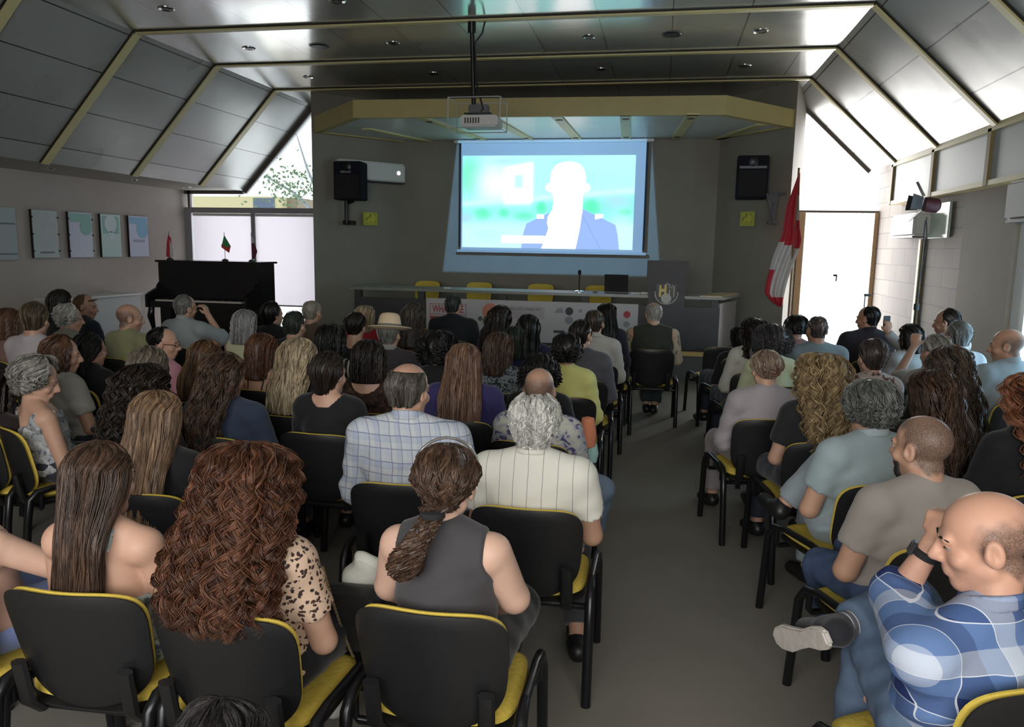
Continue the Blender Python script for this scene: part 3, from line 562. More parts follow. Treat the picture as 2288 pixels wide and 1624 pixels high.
s = speaker((at(776, 400, Y=12.25).x, 12.55, at(776, 446, Y=12.2).z), 0.05, 0.46, 0.62, 0.36, 'black loudspeaker on the left splayed wall over the air conditioner', (0.12, 0.16))
b = MB(); b.cyl((-0.10, -0.12, -0.38), (-0.10, -0.12, 0.02), 0.035); b.box(-0.16, -0.02, -0.15, 0.1, -0.40, -0.33); b.tube([(-0.10, -0.12, -0.05), (0.02, -0.12, 0.0)], 0.03, 8); b.build('bracket', BLACKM, s)
s = speaker((at(1684, 400, Y=12.25).x, 12.6, at(1684, 443, Y=12.2).z), -0.05, 0.45, 0.63, 0.36, 'black loudspeaker with a pale badge on the right splayed wall', (0.03, 0.03))
br = empty('wall_bracket', (at(1728, 460, Y=12.15).x, 12.12, at(1728, 500, Y=12.1).z), label='empty dark speaker bracket on the wall left of the big flag', cat='bracket')
b = MB(); b.cyl((0, 0, 0.0), (0, 0, 0.3), 0.03); b.box(-0.06, 0.06, -0.02, 0.12, 0, 0.05); b.hexa([(-0.03, -0.02, 0.12), (0.03, -0.02, 0.12), (0.03, 0.02, 0.12), (-0.03, 0.02, 0.12)], [(-0.12, -0.02, 0.44), (0.05, -0.02, 0.44), (0.05, 0.02, 0.44), (-0.12, 0.02, 0.44)]); b.build('arm', mat('bracket_blue_grey', (0.07, 0.075, 0.085), .6), br); MB().box(-0.08, 0.16, -0.03, 0.03, 0.42, 0.46).build('top_plate', BLACKM, br)
for k, (px, Y, rz, lb) in enumerate(((827, 12.88, ang, 'small yellow framed picture under the air conditioner on the left'), (1670, 12.52, -ang, 'small yellow framed picture under the right loudspeaker'))):
    p = at(px, 489, Y=Y); t = empty('wall_picture', p, rz, label=lb, cat='picture', group='small yellow pictures')
    MB().box(-0.14, 0.14, -0.015, 0.01, -0.11, 0.11).build('frame', mat('yellow_frame', (0.42, 0.40, 0.04), .5), t)
    MB().box(-0.09, 0.09, -0.018, -0.014, -0.06, 0.08).build('print', spots('yellow_print', (0.55, 0.52, 0.08), (0.2, 0.2, 0.05), scale=20), t)

# big flag on a pole by the right door
fx = at(1786, 500, Y=11.9)
fl = empty('flagpole', (fx.x-0.06, 11.9, 0), label='tall draped red and white flag on a pole by the bright door', cat='flag')
MB().cyl((0.0, 0, 0.06), (0.0, 0, 3.0), 0.015).build('pole', mat('pole_wood', (0.2, 0.12, 0.06), .5), fl, True)
MB().lathe([(0.17, 0), (0.17, 0.03), (0.05, 0.06), (0.02, 0.08)], 20).build('base', BLACKM, fl, True)
FRED = mat('flag_red', (0.50, 0.03, 0.05), .8, scale=8); FWH = mat('flag_white', (0.60, 0.57, 0.55), .8, scale=8)
def flag():
    # half-width outline of the hanging cloth against height, pleated in depth
    zs = np.linspace(0, 1, 44); nu = 26
    left = np.interp(zs, [0, .25, .45, .62, .8, .9, .97, 1], [0.0, -.13, -.16, -.27, -.34, -.36, -.25, -.16]); right = np.interp(zs, [0, .2, .4, .5, .56, .7, .8, .9, 1], [0.02, .03, .06, .10, .08, .0, -.05, -.08, -.10])
    V = []; mi = []
    for k in range(2):
        for i, s in enumerate(zs):
            for j in range(nu):
                u = j/(nu-1); x = left[i]+(right[i]-left[i])*u
                V.append((x, 0.035*math.sin(u*16+s*3)*min(1, s*4)-0.01+k*0.006, 2.93-s*1.92))
    Fc = []
    n = 44*nu
    for i in range(43):
        for j in range(nu-1):
            a = i*nu+j; Fc.append((a, a+1, a+nu+1, a+nu)); Fc.append((n+a, n+a+nu, n+a+nu+1, n+a+1))
            s = zs[i]; u = j/nu; x = left[i]+(right[i]-left[i])*u
            red = s < 0.5+0.06*u and not (u > 0.75 and 0.15 < s < 0.33) or (u < 0.22 and s > .7) or (s > 0.93)
            mi += [0 if red else 1]*2
    me = bpy.data.meshes.new('flag'); me.from_pydata(V, [], Fc); me.materials.append(FRED); me.materials.append(FWH); me.polygons.foreach_set('material_index', mi); me.update()
    link('flag_cloth', me, None, fl, True)
flag()

# ------------------------------------------------------------------ left wall posters
pc = [((-25, 33), (470, 578), 0), ((68, 126), (472, 578), 1), ((150, 203), (473, 574), 2), ((222, 267), (478, 573), 3), ((285, 328), (481, 573), 4)]
TEAL = mat('print_teal', (0.20, 0.42, 0.36), .5, var=.05); PALE = mat('print_pale', (0.52, 0.62, 0.62), .5, var=.03); SKY = mat('print_sky', (0.18, 0.42, 0.62), .5, var=.05); LAV = mat('print_lavender', (0.52, 0.55, 0.70), .5, var=.03); MIST = mat('print_mist', (0.36, 0.40, 0.40), .4, var=.04); SLATE = mat('print_slate', (0.10, 0.14, 0.2), .5)
def glossy_sheet(name, col):
    return mat(name, col, 0.18, var=.06, scale=9, bump=0.5)
lbl = ['blue-grey poster at the left edge of the picture, leftmost on the wall', 'pale grey acrylic poster with crinkled film, second on the left wall', 'green and lilac poster in crinkled film, third on the left wall', 'pale green poster with a light circle, fourth on the left wall', 'sky-blue poster with a blue circle, nearest the piano']
for (xa, xb), (ya, yb), i in pc:
    A = at(xa, ya, X=WL+0.04); Bq = at(xb, ya+3, X=WL+0.04); z1 = 2.22; z0 = 1.53+(0.0 if i else -0.02)
    y0, y1 = A.y, Bq.y; w_ = y1-y0; h_ = z1-z0
    t = empty('wall_poster', (WL+0.012, (y0+y1)/2, z0), label=lbl[i], cat='poster', group='posters on the left wall')
    base = [MIST, glossy_sheet('film_grey', (0.48, 0.53, 0.52)), glossy_sheet('film_lilac', (0.50, 0.53, 0.63)), mat('print_mint', (0.44, 0.60, 0.56), .5, var=.03), LAV][i]
    MB().box(0, 0.03, -w_/2, w_/2, 0, h_).build('board', BLACKP if i in (1, 2, 3, 4) else MIST, t)
    MB().box(0.03, 0.036, -w_/2+0.01, w_/2-0.004, 0.004, h_-0.004).build('print', base, t)
    def shp(y, z, ry, m, nm='printed_shape'): MB().tube([(0.0362, y*w_/2, z*h_), (0.038, y*w_/2, z*h_)], ry, 24).build(nm, m, t)
    def rect(ya_, yb_, za_, zb_, m, nm='printed_band'): MB().box(0.0362, 0.0378, ya_*w_/2, yb_*w_/2, za_*h_, zb_*h_).build(nm, m, t)
    if i == 0: rect(-.9, .9, .10, .13, SLATE); rect(-.9, .9, .68, .71, SLATE)
    if i == 1: rect(-.5, .6, .10, .135, SLATE)
    if i == 2: rect(-.9, .9, .78, .97, TEAL); shp(.45, .68, .13, TEAL)
    if i == 3: rect(-.8, .8, .55, .95, TEAL); shp(0, .78, .14, PALE); shp(0, .5, .07, PALE)
    if i == 4: rect(-.9, .9, .80, .97, SKY); shp(.40, .68, .15, SKY); rect(-.6, .6, .36, .42, mat('print_violet', (.3, .3, .45), .5))
    if i in (1, 2):
        for zz in (0.15, .5, .85):
            for yy in (-1, 1): MB().tube([(0.03, yy*w_/2, zz*h_), (0.05, yy*w_/2, zz*h_)], 0.012, 10).build('clip', BLACKM, t)

t = empty('low_cabinet', (WL+0.01, 10.4, 0), label='low white cabinet along the left wall below the posters', cat='cabinet')
MB().box(0, 0.45, -0.8, 0.9, 0.06, 0.93).build('body', mat('cabinet_white', (0.5, 0.5, 0.5), .5), t, bevel=.01)
MB().box(-0.005, 0.48, -0.82, 0.92, 0.93, 0.96).build('top', WHITE, t)
MB().box(0.03, 0.42, -0.77, 0.87, 0, 0.06).build('plinth', BLACKP, t)

# ------------------------------------------------------------------ piano and its table flags
PYF = 10.3
pxl, pxr = at(352, 582, Y=PYF).x, at(575, 582, Y=PYF).x; pzt = at(460, 583, Y=PYF).z
pn = empty('upright_piano', ((pxl+pxr)/2, PYF, 0), label='black upright piano against the left window with flags on top', cat='piano')
w2 = (pxr-pxl)/2; b0 = 0.2
MB().box(-w2, w2, 0.0, 0.50, b0, pzt-0.03).build('case', PIANO, pn, bevel=0.008)
MB().box(-w2-0.03, w2+0.03, -0.03, 0.54, pzt-0.03, pzt).build('lid', PIANO, pn, bevel=0.006)
kz = at(460, 671, Y=PYF-0.25).z
MB().box(-w2+0.02, w2-0.02, -0.30, 0.0, kz-0.12, kz-0.03).build('key_bed', PIANO, pn, bevel=0.006)
MB().box(-w2+0.12, w2-0.12, -0.27, -0.10, kz-0.03, kz-0.008).build('white_keys', mat('ivory', (0.65, 0.63, 0.55), .3), pn)
k = MB()
for i in range(36):
    if i % 7 in (2, 6): continue
    x = -w2+0.15+i*(2*w2-0.3)/36; k.box(x, x+0.014, -0.19, -0.10, kz-0.008, kz+0.004)
k.build('black_keys', PIANO, pn)
for sx in (-1, 1):
    x0 = sx*w2-(0.04 if sx > 0 else 0); a = MB()
    prof = [(0.0, pzt-0.32), (-0.05, pzt-0.36), (-0.07, kz+0.16), (-0.24, kz+0.10), (-0.33, kz+0.06), (-0.33, kz-0.12), (0.0, kz-0.12)]
    a.hexa([(x0, y, z) for y, z in prof], [(x0+0.04, y, z) for y, z in prof]); a.build('cheek', PIANO, pn)
    MB().tube([(sx*(w2-0.05), -0.26, kz-0.12), (sx*(w2-0.05), -0.29, kz-0.25), (sx*(w2-0.05), -0.24, kz-0.42), (sx*(w2-0.05), -0.23, b0)], [0.04, 0.05, 0.03, 0.028], 12).build('leg', PIANO, pn, True)
MB().box(-w2-0.03, w2+0.03, -0.28, 0.5, 0.06, b0).build('dolly', BLACKP, pn)
for px_, lb, cols, tilt in ((380, 'small red and white table flag at the left end of the piano', (FRED, FWH), 0), (503, 'small green and red table flag in the middle of the piano', (mat('flag_green', (0.05, 0.28, 0.10), .7), mat('flag_bright_red', (0.6, 0.06, 0.05), .7)), 1), (563, 'small dark maroon table flag at the right end of the piano', (mat('flag_maroon', (0.12, 0.02, 0.04), .7), mat('flag_pale', (.45, .42, .45), .7)), 2)):
    q = at(px_, 577, Y=PYF+0.2); t = empty('table_flag', (q.x, PYF+0.2, pzt), label=lb, cat='flag', group='table flags on the piano')
    MB().lathe([(0.0005, 0), (0.05, 0), (0.045, 0.02), (0.01, 0.035), (0.0005, 0.035)], 14).build('base', BLACKP, t, True)
    MB().cyl((0, 0, 0.02), (0, 0, 0.42), 0.004, 8).build('stick', BLACKM, t)
    def fc(pts, m): MB().hexa([(x, -0.006, z) for x, z in pts], [(x, 0.0, z) for x, z in pts]).build('cloth', m, t)
    if tilt == 0: fc([(-.01, .37), (.03, .33), (.04, .2), (-.0, .03), (-.06, .05), (-.04, .25)], cols[0]); MB().hexa([(x, -0.012, z) for x, z in ((.01, .3), (.05, .2), (.07, .05), (.01, .04))], [(x, -0.007, z) for x, z in ((.01, .3), (.05, .2), (.07, .05), (.01, .04))]).build('cloth', cols[1], t)
    elif tilt == 1: fc([(0, .38), (.10, .22), (.03, .2), (-.04, .24)], cols[0]); fc([(-.05, .25), (.03, .2), (.10, .22), (.07, .12), (-.05, .2)], cols[1])
    else: fc([(0, .38), (.04, .34), (.05, .28), (0, .26)], cols[1]); fc([(0, .27), (.05, .27), (.09, .15), (.05, .05), (.01, .04)], cols[0])

# ------------------------------------------------------------------ right wall fittings, film light
split_ac('air_conditioner', (WR-0.0, 11.25, 2.03), -PI/2, 1.05, 0.30, 0.23, 'white air conditioner high on the block wall behind the film light')
p = at(2097, 495, X=WR-0.03)
t = empty('wall_panel', (WR-0.005, p.y, p.z-0.2), label='pale green glossy panel on the right wall behind the film light', cat='panel')
MB().box(-0.03, 0, -0.35, 0.35, 0, 0.42).build('board', mat('pale_green_gloss', (0.5, 0.62, 0.55), .15), t)
split_ac('air_conditioner', (WR-0.0, 7.55, 2.12), -PI/2, 0.95, 0.36, 0.25, 'grey air conditioner above the side door at the right edge', mat('ac_grey', (0.35, 0.35, 0.33), .5))
MB().box(WR-0.05, WR-0.0, 10.98, 11.06, 0, 2.0).build('conduit_cover', CREAM, label='upright cream strip on the block wall below the air conditioner', cat='strip')
LX, LY = at(2053, 600, Y=7.9).x, 7.9
fs = empty('film_light', (LX, LY, 0), label='film light with black barn doors on a tall thin stand by the right wall', cat='studio light')
MB().tube([(0, 0, 0.25), (0.01, 0, 1.3), (0.02, 0, 2.12)], [0.011, 0.009, 0.007], 10).build('pole', BLACKM, fs, True)
MB().cyl((0.01, 0, 1.28), (0.01, 0, 1.34), 0.024).build('clamp', BLACKP, fs)
for a in (0.4, 2.5, 4.6):
    MB().tube([(0, 0, 0.75), (0.45*math.cos(a), 0.45*math.sin(a), 0.015)], 0.010, 8).build('leg', BLACKM, fs, True)
Mh = Matrix.Translation((0.03, 0, 2.26)) @ Matrix.Rotation(math.radians(8), 4, 'Y') @ Matrix.Scale(.78, 4)
hd = MB(); hd.lathe([(0.0005, 0.13), (0.05, 0.13), (0.085, 0.10), (0.09, 0.0), (0.085, -0.05), (0.07, -0.06)], 20, Mh @ Matrix.Rotation(PI/2, 4, 'Y')); hd.build('lamp_housing', mat('dark_red_housing', (0.06, 0.015, 0.02), .4), fs, True)
def flap(pts): MB().hexa([Mh @ Vector(p) for p in pts], [Mh @ (Vector(p)+Vector((-0.004, 0, 0.004))) for p in pts]).build('barn_door', BLACKM, fs)
flap([(-0.07, -0.06, 0.09), (-0.07, 0.06, 0.09), (-0.18, 0.05, 0.24), (-0.18, -0.05, 0.24)]); flap([(-0.07, -0.06, -0.09), (-0.07, 0.06, -0.09), (-0.17, 0.05, -0.22), (-0.17, -0.05, -0.22)])
flap([(-0.09, -0.08, -0.07), (-0.09, -0.08, 0.07), (-0.22, -0.12, 0.09), (-0.22, -0.12, -0.09)]); flap([(-0.09, 0.08, -0.07), (-0.09, 0.08, 0.07), (-0.2, 0.14, 0.09), (-0.2, 0.14, -0.09)])
MB().tube([(0.03, 0.02, 2.15), (0.06, 0.03, 1.9), (0.02, 0.02, 1.5), (0.07, 0.03, 1.1), (0.04, 0.02, 0.6)], 0.005, 6).build('cable', BLACKP, fs, True)
# two small desk microphones silhouetted in the door are parts of nothing else
t = empty('thin_microphone_stand', (2.22, 9.6, 0), label='thin microphone stand silhouetted against the bright door', cat='microphone stand')
q = at(1933, 660, Y=9.6); t.location.x = q.x
MB().cyl((0, 0, 0.02), (0, 0, q.z), 0.006, 8).build('rod', BLACKM, t); MB().box(-0.01, 0.06, -0.01, 0.01, q.z-0.01, q.z+0.02).build('clip', BLACKM, t); MB().lathe([(0.0005, 0), (0.12, 0), (0.12, 0.02), (0.0005, 0.02)], 16).build('base', BLACKM, t)

# ------------------------------------------------------------------ chairs
def superpanel(w_top, w_bot, h, t, nu=20, nv=16, n=4.5, curve=0.05, dip=0.0, tilt=0.0, bow=0.0):
    """rounded slab standing in xz, front towards +y; curve bends it round the sitter"""
    V = []; Fc = []
    for k in (0, 1):
        for i in range(nv+1):
            for j in range(nu+1):
                a = -1+2*j/nu; b = -1+2*i/nv; m = max(abs(a), abs(b)); s = (m/((abs(a)**n+abs(b)**n)**(1/n))) if m > 0 else 1
                x, z = a*s, b*s; w = (w_bot+(w_top-w_bot)*(z+1)/2)/2; edge = max(abs(a), abs(b)); th = t*(1-max(0, (edge-0.86)/0.14)**2*0.75)
                X = x*w; Z = (z+1)/2*h-dip*(1-x*x)*(z < 0)*abs(z)+bow*(x*x)*(z > 0)*z
                Y = curve*(x*x)*1.0 + (th/2 if k else -th/2) - tilt*Z
                V.append((X, Y, Z))
    n1 = (nu+1)*(nv+1)
    for i in range(nv):
        for j in range(nu):
            a = i*(nu+1)+j; Fc.append((a, a+1, a+nu+2, a+nu+1)); Fc.append((n1+a, n1+a+nu+1, n1+a+nu+2, n1+a+1))
    rim = [j for j in range(nu+1)]+[(i+1)*(nu+1)-1 for i in range(1, nv+1)]+[nv*(nu+1)+j for j in range(nu-1, -1, -1)]+[i*(nu+1) for i in range(nv-1, 0, -1)]
    for a, b in zip(rim, rim[1:]+rim[:1]): Fc.append((a, n1+a, n1+b, b))
    return V, Fc
def make_chair():
    t = empty('conference_chair')
    def sp(name, m, V, Fc, f, **k):
        b = MB(); b.add([f(Vector(v)) for v in V], Fc); return b.build(name, m, t, True, **k)
    V, Fc = superpanel(0.47, 0.42, 0.345, 0.022, curve=0.055, dip=0.05, tilt=0.22); sp('backrest_shell', BLACKP, V, Fc, lambda v: v+Vector((0, -0.225, 0.455)))
    V, Fc = superpanel(0.452, 0.40, 0.34, 0.028, curve=0.055, dip=0.04, tilt=0.22); sp('backrest_cushion', YELLOW, V, Fc, lambda v: v+Vector((0, -0.203, 0.459)))
    V, Fc = superpanel(0.45, 0.47, 0.43, 0.05, curve=0.012); sp('seat_cushion', YELLOW, V, Fc, lambda v: Vector((v.x, v.z-0.205, v.y+0.425)))
    V, Fc = superpanel(0.46, 0.48, 0.44, 0.02, curve=0.012); sp('seat_shell', BLACKP, V, Fc, lambda v: Vector((v.x, v.z-0.21, v.y+0.39)))
    for s in (-1, 1):
        MB().tube([(s*0.262, -0.275, 0.0), (s*0.262, -0.245, 0.30), (s*0.262, -0.225, 0.43), (s*0.260, -0.19, 0.465), (s*0.258, -0.12, 0.475)], [0.020, 0.020, 0.020, 0.019, 0.016], 10).build('leg', BLACKM, t, True)
        MB().tube([(s*0.262, 0.25, 0.0), (s*0.262, 0.21, 0.40), (s*0.260, 0.17, 0.46), (s*0.258, 0.09, 0.475), (s*0.258, -0.12, 0.475)], [0.019, 0.019, 0.018, 0.016, 0.016], 10).build('leg', BLACKM, t, True)
    for y in (-0.17, 0.15): MB().tube([(-0.258, y, 0.47), (-0.258, y, 0.385), (-0.245, y, 0.37), (0.245, y, 0.37), (0.258, y, 0.385), (0.258, y, 0.47)], 0.013, 10).build('crossbar', BLACKM, t, True)
    for s in (-1, 1):
        b = MB(); b.tube([(s*0.165, -0.05, 0.378), (s*0.165, -0.20, 0.378), (s*0.168, -0.238, 0.42), (s*0.170, -0.262, 0.56)], 0.017, 8, flat=1.5); b.build('back_bracket', BLACKP, t, True)
    return t
_ch = []
def chair(x, y, rz, label, group, z=0.0):
    if not _ch: t = make_chair(); _ch.append(t)
    else:
        t = _ch[0].copy(); C.objects.link(t)
        for ch in _ch[0].children:
            c = ch.copy(); C.objects.link(c); c.parent = t
    t.location = (x, y, z); t.rotation_euler = (0, 0, rz); t['label'] = label; t['category'] = 'chair'; t['group'] = group; return t
# ------------------------------------------------------------------ people: smooth blended solids on a grid, surfaced in numpy
def A3(v): return np.array(v, dtype=np.float32)
def cone(a, b, ra, rb, cut=False, fr=None, sq=None): return ('c', A3(a), A3(b), ra, rb, cut, fr, sq)
def ell(c, r, fr=None, sub=False): return ('e', A3(c), A3(r), 0, 0, sub, fr, None)
def grid(lo, hi, res, fine=None, fr_=0.6):
    """rectilinear coordinates, finer in the fine box"""
    out = []
    for k in range(3):
        xs = [lo[k]]
        while xs[-1] < hi[k]:
            f = fine is not None and fine[0][k]-res < xs[-1] < fine[1][k]
            xs.append(xs[-1]+(res*fr_ if f else res))
        out.append(np.array(xs, dtype=np.float32))
    return out
def field(prims, G, e=0.0, k=0.02):
    gx, gy, gz = G; D = np.full((len(gx), len(gy), len(gz)), 0.15, dtype=np.float32)
    for kind, a, b, ra, rb, cut, fr, sq in prims:
        sub = kind == 'e' and cut
        # bounding box in body space
        if kind == 'c': pts = [a-max(ra, rb)-e, a+max(ra, rb)+e, b-max(ra, rb)-e, b+max(ra, rb)+e]; lo = np.minimum(pts[0], pts[2]); hi = np.maximum(pts[1], pts[3])
        else: lo = a-b-e; hi = a+b+e
        if sq is not None: pass
        if fr is not None:
            R, o = fr; cs = np.array([[x, y, z] for x in (lo[0], hi[0]) for y in (lo[1], hi[1]) for z in (lo[2], hi[2])]) @ R.T + o; lo = cs.min(0); hi = cs.max(0)
        m = 0.03
        i0, i1 = np.searchsorted(gx, (lo[0]-m, hi[0]+m)); j0, j1 = np.searchsorted(gy, (lo[1]-m, hi[1]+m)); k0, k1 = np.searchsorted(gz, (lo[2]-m, hi[2]+m))
        if i0 >= i1 or j0 >= j1 or k0 >= k1: continue
        P = np.stack(np.meshgrid(gx[i0:i1], gy[j0:j1], gz[k0:k1], indexing='ij'), -1)
        if fr is not None: P = (P-fr[1].astype(np.float32)) @ fr[0].astype(np.float32)
        if kind == 'c':
            ab = b-a; L2 = float(ab@ab)+1e-9; t = np.clip(((P-a)@ab)/L2, 0, 1); q = P-a-t[..., None]*ab
            if sq is not None: q = q/np.array(sq, dtype=np.float32)
            d = np.sqrt((q*q).sum(-1))-(ra+(rb-ra)*t)-e
            if sq is not None: d = d*min(sq)
            if cut: d = np.maximum(d, ((P-b)@ab)/math.sqrt(L2))
        else:
            r = b+(0 if sub else e); q = (P-a)/r; n = np.sqrt((q*q).sum(-1)); d = (n-1)*n/np.maximum(np.sqrt((q*q/(r*r)).sum(-1)), 1e-6)*1.0
            d = np.where(n > 1e-3, d, -r.min())
        B = D[i0:i1, j0:j1, k0:k1]
        if sub:
            kk = 0.010; h = np.clip(0.5-0.5*(B+d)/kk, 0, 1); D[i0:i1, j0:j1, k0:k1] = B+(-d-B)*h+kk*h*(1-h)
        else:
            h = np.clip(0.5+0.5*(B-d)/k, 0, 1); D[i0:i1, j0:j1, k0:k1] = B+(d-B)*h-k*h*(1-h)
    return D
_E = [((0, 0, 0), (1, 0, 0)), ((0, 1, 0), (1, 1, 0)), ((0, 0, 1), (1, 0, 1)), ((0, 1, 1), (1, 1, 1)), ((0, 0, 0), (0, 1, 0)), ((1, 0, 0), (1, 1, 0)), ((0, 0, 1), (0, 1, 1)), ((1, 0, 1), (1, 1, 1)), ((0, 0, 0), (0, 0, 1)), ((1, 0, 0), (1, 0, 1)), ((0, 1, 0), (0, 1, 1)), ((1, 1, 0), (1, 1, 1))]
def surface(D, G):
    s = D < 0; nx, ny, nz = D.shape
    c = np.zeros((nx-1, ny-1, nz-1), dtype=np.int8)
    for a in (0, 1):
        for b in (0, 1):
            for d in (0, 1): c += s[a:nx-1+a, b:ny-1+b, d:nz-1+d]
    I, J, K = np.nonzero((c > 0) & (c < 8)); n = len(I)
    if n == 0: return None
    acc = np.zeros((n, 3), np.float32); cnt = np.zeros(n, np.float32)
    for p, q in _E:
        ia, ja, ka = I+p[0], J+p[1], K+p[2]; ib, jb, kb = I+q[0], J+q[1], K+q[2]
        va, vb = D[ia, ja, ka], D[ib, jb, kb]; m = (va < 0) != (vb < 0); t = np.where(m, va/np.where(va == vb, 1, va-vb), 0)
        Pa = np.stack([G[0][ia], G[1][ja], G[2][ka]], -1); Pb = np.stack([G[0][ib], G[1][jb], G[2][kb]], -1)
        acc += np.where(m[:, None], Pa+(Pb-Pa)*t[:, None], 0); cnt += m
    V = acc/cnt[:, None]; idx = np.full((nx-1, ny-1, nz-1), -1, np.int32); idx[I, J, K] = np.arange(n)
    Q = []
    for ax in range(3):
        sl0 = [slice(1, -1)]*3; sl1 = [slice(1, -1)]*3; sl0[ax] = slice(0, D.shape[ax]-1); sl1[ax] = slice(1, D.shape[ax])
        s0, s1 = s[tuple(sl0)], s[tuple(sl1)]; m = s0 != s1; a, b, d = np.nonzero(m); fl = s0[a, b, d]
        o = [a+1, b+1, d+1]; o[ax] = [a, b, d][ax]
        u, w = (ax+1) % 3, (ax+2) % 3
        def ci(du, dw):
            q = [o[0].copy(), o[1].copy(), o[2].copy()]; q[u] = q[u]-du; q[w] = q[w]-dw; return idx[q[0], q[1], q[2]]
        q = np.stack([ci(1, 1), ci(0, 1), ci(0, 0), ci(1, 0)], -1); q[~fl] = q[~fl][:, ::-1]; Q.append(q)
    Q = np.concatenate(Q); Q = Q[(Q >= 0).all(1)]
    return V, Q
def sdf_obj(name, prims, G, m, parent, e=0, k=0.02, post=None, **kw):
    D = field(prims, G, e, k)
    if post is not None: D = post(D, G)
    D[0] = D[-1] = 0.1; D[:, 0] = D[:, -1] = 0.1; D[:, :, 0] = D[:, :, -1] = 0.1
    r = surface(D, G)
    if r is None: return None
    return link(name, npmesh(r[0], r[1]), m, parent, **kw)
def rotz(a): c, s = math.cos(a), math.sin(a); return np.array([[c, -s, 0], [s, c, 0], [0, 0, 1]])
def rotx(a): c, s = math.cos(a), math.sin(a); return np.array([[1, 0, 0], [0, c, -s], [0, s, c]])
def roty(a): c, s = math.cos(a), math.sin(a); return np.array([[c, 0, s], [0, 1, 0], [-s, 0, c]])

# hair: a closed shell on the skull plus separate strands, both on one parametric surface (phi 0 = back of the head, t 0 = crown, 1 = tips)
def sm(x): x = np.clip(x, 0, 1); return x*x*(3-2*x)
def hair_points(h, phi, t, off=0.0, L=None):
    th = h.get('thick', 0.016); pm = h.get('phim', 1.85); L = h['len'] if L is None else L
    rx, ry, rz = 0.076+th+off, 0.097+th+off, 0.085+th*0.9+off
    z0 = 0.035; tt = h.get('tt', 0.4)
    ph = phi*(1+(pm/PI-1)*sm((t-0.19)/0.19)); ph = np.clip(ph, -pm, pm)
    a = np.clip(t/tt, 0, 1)*PI/2; u = np.clip((t-tt)/(1-tt), 0, 1)
    side = sm(np.abs(ph)/PI*1.6-0.35)
    Lp = L*(1-side)+h.get('side', L)*side
    s = sm(u*h.get('bell', 1.3)); w1 = h.get('w', 0.09); d1 = h.get('d', 0.07); yb = h.get('yb', -0.012)
    RX = rx*np.sin(a)*(1-s)+(w1+off)*s*(t > tt); RY = ry*np.sin(a)*(1-s)+(d1+off)*s*(t > tt)
    RX = np.where(t > tt, rx*(1-s)+(w1+off)*s, rx*np.sin(a)); RY = np.where(t > tt, ry*(1-s)+(d1+off)*s, ry*np.sin(a))
    YC = -0.012+(yb+0.012)*s; fro = h.get('front', 0.0)
    z = np.where(t <= tt, z0+rz*np.cos(a), z0-u*Lp)
    return np.stack([RX*np.sin(ph)+h.get('xb', 0)*s, YC-RY*np.cos(ph), z], -1)
